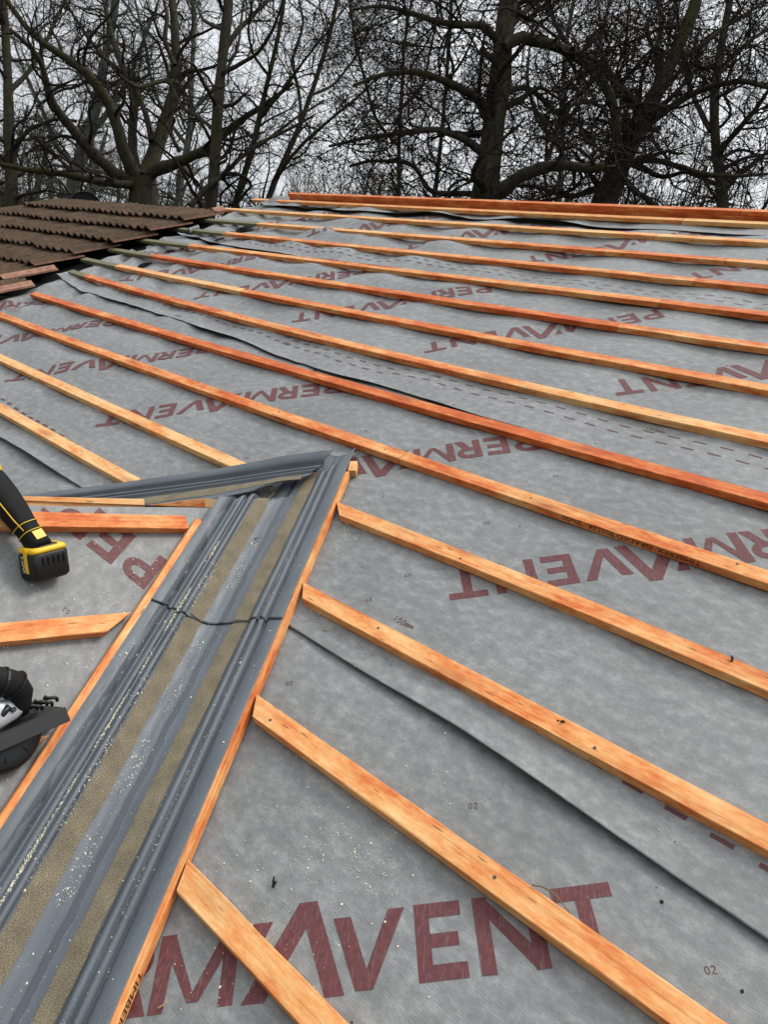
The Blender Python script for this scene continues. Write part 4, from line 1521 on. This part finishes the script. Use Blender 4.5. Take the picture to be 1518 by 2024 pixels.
for (x, y, su, sv, n_) in ((645, 1085, .022, .010, 420), (625, 1100, .012, .010, 260), (675, 1050, .04, .02, 160), (600, 1205, .022, .012, 300), (625, 1215, .05, .02, 90), (720, 1680, .06, .03, 200), (640, 1650, .12, .05, 120), (560, 1720, .12, .08, 110), (760, 1500, .12, .08, 60), (880, 1330, .3, .2, 80), (420, 1800, .06, .08, 60), (800, 1140, .2, .2, 60), (500, 1950, .15, .1, 90)):
    c_ = spx(x, y); scatter(c_[0], c_[1], su, sv, n_)
o = chips('sawdust', pts, nr, .0010, DUST, 2)
tag(o, 'pale sawdust sprinkled on the grey underlay right of the valley', 'sawdust', kind='stuff')
pts, nr = [], []
for _ in range(650):
    a = r.uniform(-.75, .1); b_ = abs(r.normal() * .15) + .22
    if b_ > rid(a) - .02: continue
    pts.append(DQ(a, b_, .0012 + float(hd(a, b_)))); nr.append(ND)
o = chips('sawdust', pts, nr, .0011, DUST, 4)
tag(o, 'pale sawdust on the small side roof around the power tools', 'sawdust', kind='stuff')
pts, nr = [], []
for _ in range(300):
    u, v = r.uniform(-4.5, .3), r.uniform(.0, 3.6)
    if (np.array([u, v]) - QV[:2]) @ NV[:2] < .25 and v < 1.4: continue
    k = 0
    for kk in (1, 2, 3):
        if v > float(lap(kk, np.array([u]))[0]): k = kk
    pts.append((u, v, float(hsheet(k, np.array([u]), np.array([v]))[0]) + .0012)); nr.append((0, 0, 1))
o = chips('roof_grit', pts, nr, .0019, SPECK, 5)
tag(o, 'dark crumbs of moss and grit scattered over the underlay', 'grit', kind='stuff')


def stick(name, px_pts, off, rad, mat, label, cat, plane='main'):
    f = MP if plane == 'main' else DP
    P_ = [f(x, y, of) for (x, y), of in zip(px_pts, off)]
    P_ = np.array(P_)
    t0 = np.linspace(0, len(P_) - 1, 24)
    Q_ = np.stack([np.interp(t0, np.arange(len(P_)), P_[:, i]) for i in range(3)], 1)
    for _ in range(3): Q_[1:-1] = (Q_[:-2] + Q_[1:-1] * 2 + Q_[2:]) / 4
    mb = MB(); mb.tube(RW(Q_), np.linspace(rad, rad * .5, 24), 6)
    o = mb.build(name, mat, None, True); tag(o, label, cat); return o


stick('dry_twig', [(1052, 1748), (1075, 1752), (1095, 1765), (1112, 1785), (1128, 1805)], (.028, .030, .022, .014, .006), .0016, TWIGC, 'thin curved brown stem looping off the second batten over the lettering', 'twig')
stick('dry_twig', [(455, 1056), (472, 1062), (490, 1066), (505, 1064), (517, 1063)], (.030,) * 5, .0022, TWIGC, 'small dry twig lying across the upper valley trough', 'twig')
stick('wood_splinter', [(638, 1246), (655, 1243), (672, 1238)], (.003, .006, .003), .0010, WEND, 'thin orange splinter under the third batten near the valley', 'splinter')
stick('wood_splinter', [(312, 1991), (322, 1986), (333, 1978)], (.002, .004, .003), .0018, WEND, 'pale wood splinter on the maroon letter at the bottom left', 'splinter')
stick('wood_splinter', [(530, 1858), (538, 1852), (544, 1846)], (.012, .016, .02), .0010, WEND, 'short pale splinter sticking off the lowest batten', 'splinter')
for i, (x, y) in enumerate(((1112, 1425), (1447, 1305), (541, 1752), (622, 732))):
    c_ = MP(x, y, .028 if i < 2 else .004 if i == 2 else .006)
    mb = MB(); rr3 = np.random.default_rng(i)
    for k in range(3):
        p0 = c_ + rr3.normal(size=3) * .003; p1 = p0 + rr3.normal(size=3) * np.array([.006, .008, .003])
        mb.tube(RW(np.array([p0, (p0 + p1) / 2 + [0, 0, .002], p1])), [.0016, .0024, .0012], 6)
    o = mb.build('bark_crumb', SPECK, None, True)
    tag(o, ('dark bark crumb on the third batten', 'dark sprig on the fourth batten near the right edge', 'dark crumb on the underlay above the bottom lettering', 'black lump beside the sixth batten')[i], 'debris')

# ------------------------------------------------------------------ trees
def tubes(P, R, sides):
    """P (N,K,3), R (N,K) -> verts, quads"""
    Nn, K, _ = P.shape
    T = np.gradient(P, axis=1)
    T /= np.linalg.norm(T, axis=2, keepdims=True) + 1e-9
    ref = np.zeros((Nn, 1, 3)); m0 = T.mean(1)
    ax_ = np.argmin(np.abs(m0), 1); ref[np.arange(Nn), 0, ax_] = 1
    A = np.cross(T, np.broadcast_to(ref, T.shape)); A /= np.linalg.norm(A, axis=2, keepdims=True) + 1e-9
    B = np.cross(T, A)
    an = np.linspace(0, 2 * np.pi, sides, endpoint=False)
    V = P[:, :, None, :] + R[:, :, None, None] * (np.cos(an)[None, None, :, None] * A[:, :, None, :] + np.sin(an)[None, None, :, None] * B[:, :, None, :])
    base = (np.arange(Nn) * K * sides)[:, None, None] + (np.arange(K - 1) * sides)[None, :, None]
    j = np.arange(sides)[None, None, :]; j2 = (j + 1) % sides
    F = np.stack([base + j, base + j2, base + sides + j2, base + sides + j], -1).reshape(-1, 4)
    return V.reshape(-1, 3), F


def merge(parts):
    V, F, b = [], [], 0
    for v, f in parts:
        V.append(v); F.append(f + b); b += len(v)
    return np.concatenate(V), np.concatenate(F)


def resample(P, R, K):
    P = np.asarray(P, float); R = np.asarray(R, float)
    d = np.concatenate([[0], np.cumsum(np.linalg.norm(np.diff(P, axis=0), axis=1))])
    # smooth (chaikin-like) then resample
    t = np.linspace(0, d[-1], K)
    Q = np.stack([np.interp(t, d, P[:, i]) for i in range(3)], 1)
    for _ in range(2): Q[1:-1] = (Q[:-2] + 2 * Q[1:-1] + Q[2:]) / 4
    return Q, np.interp(t, d, R)


def grow(r, P, R, n, K, l0, l1, rr, rmin, rmax, spread=(35, 75), trop=.15, tort=.25, tr=(.15, 1.0), w=None, bias=None):
    """sprout n polylines from parents (N,Kp,3)"""
    Np, Kp, _ = P.shape
    L = np.linalg.norm(np.diff(P, axis=1), axis=2).sum(1)
    w = L if w is None else w
    idx = r.choice(Np, n, p=w / w.sum())
    t = r.uniform(tr[0], tr[1], n) * (Kp - 1.001)
    i = t.astype(int); f = (t - i)[:, None]
    p = P[idx, i] * (1 - f) + P[idx, i + 1] * f
    d = P[idx, i + 1] - P[idx, i]; d /= np.linalg.norm(d, axis=1, keepdims=True) + 1e-9
    rad = R[idx, i]
    q = r.normal(size=(n, 3)); q -= d * (q * d).sum(1, keepdims=True); q /= np.linalg.norm(q, axis=1, keepdims=True)
    ph = np.radians(r.uniform(spread[0], spread[1], n))[:, None]
    dr = d * np.cos(ph) + q * np.sin(ph)
    if bias is not None: dr = dr + bias
    ln = r.uniform(l0, l1, n) * (1.15 - .5 * t / Kp)
    st = (ln / (K - 1))[:, None]
    out = np.zeros((n, K, 3)); out[:, 0] = p
    wob = r.normal(size=(n, 3)) * tort
    for k in range(1, K):
        wob = wob * .55 + r.normal(size=(n, 3)) * tort
        dr = dr + wob + np.array([0, 0, trop * .35])
        dr /= np.linalg.norm(dr, axis=1, keepdims=True)
        out[:, k] = out[:, k - 1] + dr * st
    r0 = np.clip(rad * rr, rmin, rmax)
    RR = r0[:, None] * np.linspace(1, .25, K)[None]
    return out, RR


def leaves(r, P, n, size, droop=.5):
    Np, K, _ = P.shape
    idx = r.integers(0, Np, n); k = r.integers(1, K, n)
    p = P[idx, k] + r.normal(size=(n, 3)) * .015
    d = r.normal(size=(n, 3)); d[:, 2] -= droop; d /= np.linalg.norm(d, axis=1, keepdims=True)
    e = np.cross(d, r.normal(size=(n, 3))); e /= np.linalg.norm(e, axis=1, keepdims=True)
    s = (size * r.uniform(.5, 1.3, n))[:, None]
    nn = np.cross(d, e)
    V = np.stack([p, p + d * s * .5 + e * s * .28, p + d * s + nn * s * .15, p + d * s * .5 - e * s * .28], 1).reshape(-1, 3)
    F = (np.arange(n) * 4)[:, None] + np.arange(4)[None]
    return V, F


def tree(label, limbs, seed, n1, n2, n3, nleaf=0, lsize=.03, len1=(1.0, 2.6), group=None, lod=1.0, mat=None, tmat=None, trop=.15, tw=.0042, cat='tree', name='bare_tree', base=None, tort=.22, w1=None):
    """limbs: list of (P (k,3) world, R (k,)); first one is the trunk"""
    r = np.random.default_rng(seed)
    K0 = 26
    LP, LR = [], []
    for P, R in limbs:
        q, rad = resample(P, R, K0)
        wig = np.cumsum(r.normal(size=(K0, 3)) * .10 * rad[:, None], 0); wig -= np.linspace(0, 1, K0)[:, None] * wig[-1]
        LP.append(q + wig); LR.append(rad * (1 + .06 * r.normal(size=K0)))
    LP, LR = np.array(LP), np.array(LR)
    p0 = limbs[0][0][0] if base is None else base
    root = empty(name, tuple(p0))
    tag(root, label, cat, group)
    V, F = tubes(LP, LR, 10)
    mesh('trunk', V, [F], tmat or BARK, root, True)
    n2 = int(n2 * .62); n3 = int(n3 * .50); nleaf = int(nleaf * .60)
    w = np.linalg.norm(np.diff(LP, axis=1), axis=2).sum(1) * np.clip(1.2 - LR.mean(1) * 2, .4, 1.2)
    P1, R1 = grow(r, LP, LR, n1, 12, len1[0], len1[1], .40, .010, .055, (35, 80), trop, tort, (.22, 1.0), w)
    P2, R2_ = grow(r, P1, R1, n2, 8, .45, 1.25, .5, .0052, .014, (30, 75), trop * .6, tort * 1.2, (.15, 1.0))
    Pb = np.concatenate([P1[:, ::2][:, :6], P2[:, :6]]); Rb = np.concatenate([R1[:, ::2][:, :6], R2_[:, :6]])
    P3, R3 = grow(r, P2, R2_, n3, 6, .22, .62, .5, tw * .78, tw * .95, (25, 70), trop * .5, tort * 1.5, (.1, 1.0))
    parts = [tubes(P1, R1, 5), tubes(P2, R2_, 4), tubes(P3, R3, 3)]
    V, F = merge(parts)
    mesh('crown', V, [F], mat or TWIG, root, True)
    if nleaf:
        V, F = leaves(r, P3, nleaf, lsize)
        mesh('dead_leaves', V, [F], LEAF, root, False)
    return root


def limb(px, depth, w0, w1, slope=0., ext=0.):
    """px: traced picture points, at one distance in metres; widths in photo pixels -> real radii"""
    n = len(px)
    P, R = [], []
    for i, (x, y) in enumerate(px):
        dd_ = depth * (1 + slope * i / max(1, n - 1))
        P.append(IW(x, y, dd_)); R.append((w0 + (w1 - w0) * i / max(1, n - 1)) / 2 / FPX * dd_)
    if ext:
        d_ = P[-1] - P[-2]; d_ /= np.linalg.norm(d_)
        for k in (1, 2):
            d_ = d_ + np.array([0, 0, .15]); d_ /= np.linalg.norm(d_)
            P.append(P[-1] + d_ * ext / 2); R.append(R[-1] * .6)
    return np.array(P), np.array(R)


def trunk(px, depth, w0, w1, ext=0., slope=0.):
    P, R = limb(px, depth, w0, w1, slope, ext)
    b_ = P[0].copy(); h = b_[2] - GROUND_Z
    low = [np.array([b_[0] + (P[0] - P[1])[0] * .2, b_[1], GROUND_Z - .2]), np.array([b_[0], b_[1], GROUND_Z + h * .5])]
    return np.concatenate([np.array(low), P]), np.concatenate([[R[0] * 1.35, R[0] * 1.1], R])


TG = 'leafless trees standing behind the roof'
dA = 18.0
tree('big mossy multi-stemmed leafless tree forking low behind the tile roof', [
    trunk([(288, 400), (285, 372), (280, 352)], dA, 58, 54),
    limb([(278, 358), (258, 335), (240, 290), (222, 215), (190, 160), (130, 112), (70, 75), (25, 20)], dA, 30, 10, -.08, 2),
    limb([(284, 356), (298, 325), (313, 280), (336, 225), (349, 170), (352, 90), (341, 10)], dA, 34, 16, .05, 3),
    limb([(276, 352), (262, 320), (260, 260), (264, 185), (240, 130), (215, 60), (205, 0)], dA, 22, 9, .1, 2),
    limb([(286, 352), (325, 322), (365, 312), (410, 293), (440, 262), (480, 232), (530, 203), (580, 165)], dA, 26, 6, -.12),
    limb([(276, 362), (235, 352), (205, 322), (165, 285), (132, 245), (108, 215), (92, 175), (86, 130), (60, 90), (20, 60)], dA, 26, 8, -.15),
    limb([(300, 280), (290, 230), (270, 180), (240, 140), (200, 110), (150, 40)], dA, 13, 6, .1, 1.5),
    limb([(350, 165), (320, 160), (270, 175), (235, 150)], dA, 10, 5, -.1),
    limb([(284, 366), (240, 372), (190, 365), (130, 350), (60, 340), (0, 325)], dA, 18, 9, -.1),
    limb([(345, 130), (322, 80), (330, 30), (318, -10)], dA, 11, 6, 0, 2),
    limb([(355, 300), (330, 250), (290, 215)], dA, 8, 4, 0)],
    11, 130, 1500, 9000, group=TG, w1=None)
dB = 14.5
tree('straight mossy trunk rising just left of the gap in the trees', [
    trunk([(421, 412), (424, 350), (428, 280), (432, 200), (440, 110), (448, 30), (450, -30)], dB, 24, 19, 3),
    limb([(438, 105), (470, 60), (505, 25), (535, -5)], dB, 12, 6, .1, 1.5),
    limb([(433, 150), (470, 130), (510, 105), (540, 60), (560, 0)], dB, 9, 5, -.1, 1),
    limb([(432, 215), (405, 170), (385, 130), (352, 115)], dB, 9, 4, -.1),
    limb([(428, 262), (395, 235), (360, 215), (330, 150)], dB, 9, 4, .1),
    limb([(375, 408), (400, 375), (440, 345), (478, 308), (520, 280), (560, 262), (620, 230)], dB * .98, 12, 5, .05),
    limb([(441, 60), (400, 40), (385, 0)], dB, 8, 5, .1, 1),
    limb([(424, 330), (450, 315), (440, 290), (452, 262)], dB, 6, 3, -.05)],
    12, 90, 950, 5200, group=TG)
dC = 16.0
tree('thin leaning trunk at the left of the bright gap', [
    trunk([(462, 402), (475, 365), (492, 322), (505, 275), (514, 215), (528, 150), (550, 80), (560, 0)], dC, 14, 8, 2),
    limb([(497, 300), (540, 270), (590, 230), (640, 200)], dC, 7, 4, .1),
    limb([(512, 235), (560, 180), (600, 120), (650, 60)], dC, 7, 4, -.1, 1),
    limb([(530, 150), (500, 110), (490, 60), (500, 0)], dC, 6, 4, -.1, 1)],
    13, 45, 520, 3000, 1500, .05, group=TG)
tree('slim forked trunk leaning right across the bright gap', [
    trunk([(524, 392), (540, 355), (562, 322), (580, 285), (600, 235), (612, 180), (640, 120), (660, 50), (670, -20)], dC * .97, 13, 7, 2),
    limb([(545, 355), (575, 310), (605, 278), (650, 240), (700, 200), (750, 150)], dC * .97, 8, 4, -.1),
    limb([(596, 240), (590, 180), (575, 120), (600, 50), (590, 0)], dC * .97, 7, 4, .1, 1),
    limb([(612, 190), (660, 170), (700, 120), (730, 60)], dC * .97, 6, 4, .1, 1)],
    14, 60, 700, 4400, 7000, .045, group=TG)
dE = 10.2
tree('tallest thick dark trunk right of centre with a heavy low branch curving right', [
    trunk([(958, 402), (962, 350), (970, 290), (978, 220), (985, 150), (995, 80), (1003, 10), (1010, -50)], dE, 54, 34, 2),
    limb([(966, 398), (1000, 372), (1030, 348), (1075, 338), (1120, 335), (1165, 338), (1200, 330)], dE * .97, 30, 15, -.08),
    limb([(965, 222), (940, 195), (915, 178), (868, 160), (835, 148), (790, 145), (745, 152), (700, 170)], dE, 19, 6, -.1),
    limb([(960, 305), (930, 282), (900, 264), (860, 256), (815, 262), (770, 266), (710, 275), (650, 290)], dE, 17, 5, -.08),
    limb([(955, 388), (915, 383), (870, 388), (840, 376), (832, 345), (812, 325), (775, 320), (730, 318), (690, 330)], dE * 1.05, 12, 5, .05),
    limb([(992, 190), (1020, 176), (1048, 175), (1072, 195), (1090, 215), (1105, 225), (1140, 240), (1160, 268), (1168, 290)], dE * 1.02, 13, 6, .1),
    limb([(996, 95), (1030, 70), (1060, 82), (1100, 92), (1130, 110), (1160, 130), (1190, 165), (1208, 195), (1216, 240), (1222, 290)], dE * .98, 22, 17, .05),
    limb([(990, 90), (960, 50), (910, 55), (860, 45), (810, 25), (755, 12), (700, 20)], dE, 17, 5, -.1),
    limb([(1000, 60), (1040, 20), (1070, -20)], dE, 14, 9, .1, 2),
    limb([(1048, 178), (1050, 205), (1070, 235), (1082, 262), (1080, 300), (1076, 350), (1082, 380)], dE, 8, 5, .05),
    limb([(1105, 225), (1135, 208), (1170, 204), (1200, 218)], dE, 8, 5, 0),
    limb([(1160, 285), (1145, 250), (1120, 232)], dE, 8, 4, 0)],
    15, 165, 2400, 14500, 26000, .042, group=TG, len1=(.8, 2.2))
dF = 11.2
tree('broad mossy leaning trunk fanning out to the right of the tallest trunk', [
    trunk([(1185, 404), (1200, 372), (1220, 340), (1238, 300), (1255, 262), (1275, 225), (1300, 180), (1335, 110), (1370, 30), (1385, -30)], dF, 50, 22, 2),
    limb([(1242, 300), (1262, 210), (1220, 170), (1205, 140), (1170, 118), (1130, 100)], dF, 22, 12, -.1),
    limb([(1270, 232), (1240, 190), (1215, 158), (1180, 140), (1150, 120), (1100, 60), (1080, 0)], dF, 15, 8, .1, 2),
    limb([(1262, 262), (1310, 225), (1360, 190), (1410, 170), (1470, 160), (1518, 175), (1560, 180)], dF, 16, 7, -.1),
    limb([(1236, 320), (1290, 318), (1340, 330), (1390, 345), (1440, 350), (1518, 345)], dF, 12, 6, -.1),
    limb([(1305, 170), (1295, 110), (1310, 50), (1300, 0)], dF, 12, 7, .1, 2),
    limb([(1222, 345), (1250, 372), (1280, 392), (1300, 410)], dF, 14, 9, -.05),
    limb([(1330, 120), (1380, 100), (1430, 60), (1490, 20)], dF, 11, 6, 0, 1),
    limb([(1200, 372), (1165, 375), (1130, 392), (1100, 385), (1060, 370), (1020, 368)], dF * 1.03, 14, 6, 0)],
    16, 150, 2200, 13500, 20000, .042, group=TG, len1=(.8, 2.2))
tree('thin upright stem close left of the tallest trunk', [
    trunk([(862, 400), (866, 350), (872, 280), (880, 200), (886, 120), (892, 40), (894, -30)], 11.5, 9, 7, 2),
    limb([(868, 340), (845, 290), (850, 240), (820, 190)], 11.5, 5, 3, .1),
    limb([(880, 190), (900, 140), (880, 90), (905, 30)], 11.5, 5, 3, -.1, 1)],
    17, 60, 750, 4200, 7000, .042, group=TG, len1=(.7, 1.8))
tree('knotty leafless tree filling the right edge of the photo', [
    trunk([(1440, 420), (1425, 360), (1410, 300), (1400, 240), (1405, 170), (1425, 90), (1440, 10)], 13.5, 24, 14, 2),
    limb([(1412, 310), (1460, 260), (1500, 210), (1540, 150)], 13.5, 13, 7, -.1, 1),
    limb([(1404, 260), (1370, 200), (1350, 130), (1340, 60)], 13.5, 11, 6, .1, 2),
    limb([(1425, 365), (1470, 340), (1518, 300), (1570, 280)], 13.5, 12, 6, 0),
    limb([(1430, 372), (1380, 350), (1330, 330), (1290, 280)], 13.5, 10, 5, .1),
    limb([(1408, 160), (1450, 110), (1500, 70), (1560, 40)], 13.5, 10, 6, .1, 1)],
    18, 170, 2400, 15000, 16000, .045, group=TG, len1=(.8, 2.3))
dL = 19.0
tree('dark upright trunk at the left edge behind the tiles', [
    trunk([(34, 400), (26, 350), (22, 290), (20, 210), (18, 130), (12, 60), (8, 0)], dL, 24, 14, 2),
    limb([(22, 300), (60, 255), (110, 235), (150, 240)], dL, 9, 5, -.1),
    limb([(20, 180), (60, 140), (95, 80), (120, 20)], dL, 10, 6, .1, 2),
    limb([(22, 340), (-20, 300), (-60, 250)], dL, 12, 7, 0, 2)],
    19, 100, 1300, 8000, group=TG)
tree('pale leaning background trunk behind the far left of the tiles', [
    trunk([(136, 392), (146, 340), (165, 290), (185, 240), (200, 190), (205, 120), (225, 50), (230, 0)], 25, 26, 14, 3),
    limb([(170, 275), (210, 225), (250, 160), (280, 90)], 25, 13, 7, 0, 2),
    limb([(150, 330), (110, 290), (90, 230), (60, 170)], 25, 12, 7, 0, 2)],
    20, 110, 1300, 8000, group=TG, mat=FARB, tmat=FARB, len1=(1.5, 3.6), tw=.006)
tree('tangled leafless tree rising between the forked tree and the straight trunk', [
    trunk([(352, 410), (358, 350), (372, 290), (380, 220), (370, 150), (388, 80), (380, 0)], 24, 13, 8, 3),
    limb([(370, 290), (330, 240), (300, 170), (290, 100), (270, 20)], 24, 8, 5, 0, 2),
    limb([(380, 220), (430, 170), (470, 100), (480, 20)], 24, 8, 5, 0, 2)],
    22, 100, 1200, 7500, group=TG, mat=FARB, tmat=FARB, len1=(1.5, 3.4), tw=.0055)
tree('slender background tree seen between the tallest trunk and the mossy leaning one', [
    trunk([(1110, 410), (1112, 340), (1105, 270), (1120, 190), (1110, 110), (1130, 20)], 19, 12, 8, 3),
    limb([(1110, 300), (1060, 240), (1040, 160), (1050, 60)], 19, 8, 5, 0, 2),
    limb([(1112, 250), (1160, 190), (1180, 110), (1200, 20)], 19, 8, 5, 0, 2)],
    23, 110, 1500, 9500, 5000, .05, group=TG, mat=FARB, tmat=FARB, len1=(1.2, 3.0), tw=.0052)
tree('slender background tree whose crown hangs left of the tallest trunk', [
    trunk([(790, 405), (792, 340), (780, 270), (800, 190), (790, 110), (810, 20)], 17, 9, 6, 3),
    limb([(788, 290), (740, 240), (720, 160), (700, 80), (690, 0)], 17, 7, 4, 0, 2),
    limb([(790, 220), (840, 170), (850, 110), (870, 20)], 17, 7, 4, 0, 2)],
    24, 120, 1600, 9500, 9000, .045, group=TG, len1=(1.0, 2.4))
# hazy far row: one tree mesh set, copied
far = tree('first of the pale far-off trees, furthest left', [
    (np.array([[0, 0, 0], [.2, .1, 4], [.0, .3, 8], [.3, .1, 12.]]), np.array([.30, .26, .19, .08])),
    (np.array([[.1, 0, 3.5], [1.2, .6, 6], [2.2, .4, 9], [2.8, .3, 12]]), np.array([.15, .12, .08, .04])),
    (np.array([[.1, 0, 4.5], [-1.4, -.4, 7], [-2.4, .2, 10], [-3., .3, 12]]), np.array([.15, .12, .08, .04])),
    (np.array([[.1, 0, 6], [.3, 1.6, 8], [-.2, 2.4, 11]]), np.array([.12, .09, .05])),
    (np.array([[.1, 0, 2.5], [2.0, .2, 4], [3.8, .6, 5.5]]), np.array([.1, .08, .04])),
    (np.array([[.1, 0, 2.8], [-2.0, .4, 4.4], [-3.6, .6, 6.5]]), np.array([.1, .08, .04]))],
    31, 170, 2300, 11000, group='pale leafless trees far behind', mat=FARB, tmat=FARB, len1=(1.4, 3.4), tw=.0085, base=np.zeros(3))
FX = [(-60, 34, 0.2), (70, 38, 1.4), (190, 33, 2.6), (300, 40, 3.3), (400, 36, 4.6), (800, 36, 2.0), (930, 40, 3.9), (1050, 33, 5.2), (1170, 36, .3), (1290, 30, 1.9), (1400, 33, 2.9), (1500, 28, 4.2), (1600, 32, 5.5)]
FL = ['furthest left', 'behind the left edge trunk', 'behind the tile ridge', 'behind the big forked tree', 'behind the straight mossy trunk', 'right of the bright gap', 'behind the tallest trunk', 'just right of the tallest trunk', 'behind the mossy leaning trunk', 'right of the mossy leaning trunk', 'left of the right edge', 'at the right edge', 'past the right edge']
for i, (x, d_, rz_) in enumerate(FX):
    p = IW(x, 400, d_)
    if i == 0:
        o = far
    else:
        o = far.copy(); COL.objects.link(o)
        for ch in far.children:
            c2 = ch.copy(); COL.objects.link(c2); c2.parent = o
    o.location = (p[0], p[1], GROUND_Z)
    o.rotation_euler = (0, 0, rz_)
    sc_ = 1.0
    o.scale = (sc_, sc_, sc_ * (1 + .1 * math.sin(i * 3)))
    o['label'] = 'pale far-off leafless tree, ' + FL[i]
# thin upright reeds and saplings against the bright gap
r = np.random.default_rng(77)
n = 46
P = np.zeros((n, 6, 3)); 
for i in range(n):
    x = r.uniform(555, 760); d_ = r.uniform(15, 20)
    b_ = IW(x, 405, d_); top = IW(x + r.normal() * 26, 405 - r.uniform(15, 72), d_)
    for k in range(6):
        f = k / 5
        P[i, k] = b_ * (1 - f) + top * f + r.normal(size=3) * .012
b2_ = P[:, 0].copy(); 
low = P[:, :1].copy(); low[:, 0, 2] = GROUND_Z
P = np.concatenate([low, P], 1)
R = np.linspace(.016, .005, 7)[None] * np.ones((n, 1))
P3, R3 = grow(r, P[:, 1:], R[:, 1:], 420, 5, .2, .7, .5, .004, .006, (20, 60), .4, .12)
V, F = merge([tubes(P, R, 4), tubes(P3, R3, 3)])
o = mesh('sapling_thicket', V, [F], TWIGC, None, True)
tag(o, 'thin pale saplings and reeds against the bright gap behind the ridge', 'saplings', kind='stuff')
# undergrowth band behind the ridge
r = np.random.default_rng(78)
seedsP = []
for i in range(130):
    x = r.uniform(-80, 430) if i < 60 else r.uniform(960, 1640)
    d_ = r.uniform(17, 24) if x < 500 else r.uniform(12.5, 18)
    b_ = IW(x, 415, d_); b_[2] = GROUND_Z
    top = IW(x + r.normal() * 50, 400 - r.uniform(10, 85), d_ + r.normal())
    q = np.stack([b_ * (1 - f) + top * f + r.normal(size=3) * .12 for f in np.linspace(0, 1, 8)])
    seedsP.append(q)
P = np.array(seedsP); R = np.linspace(.035, .010, 8)[None] * np.ones((len(P), 1))
P2, R2_ = grow(r, P, R, 1500, 7, .5, 1.4, .5, .007, .012, (25, 80), .1, .3, (.55, 1))
P3, R3 = grow(r, P2, R2_, 7000, 5, .2, .6, .5, .0045, .006, (25, 70), .1, .35)
V, F = merge([tubes(P, R, 5), tubes(P2, R2_, 4), tubes(P3, R3, 3)])
o = mesh('undergrowth', V, [F], BARK, None, True)
tag(o, 'tangled mossy undergrowth and brushwood low behind the roofs', 'undergrowth', kind='stuff')
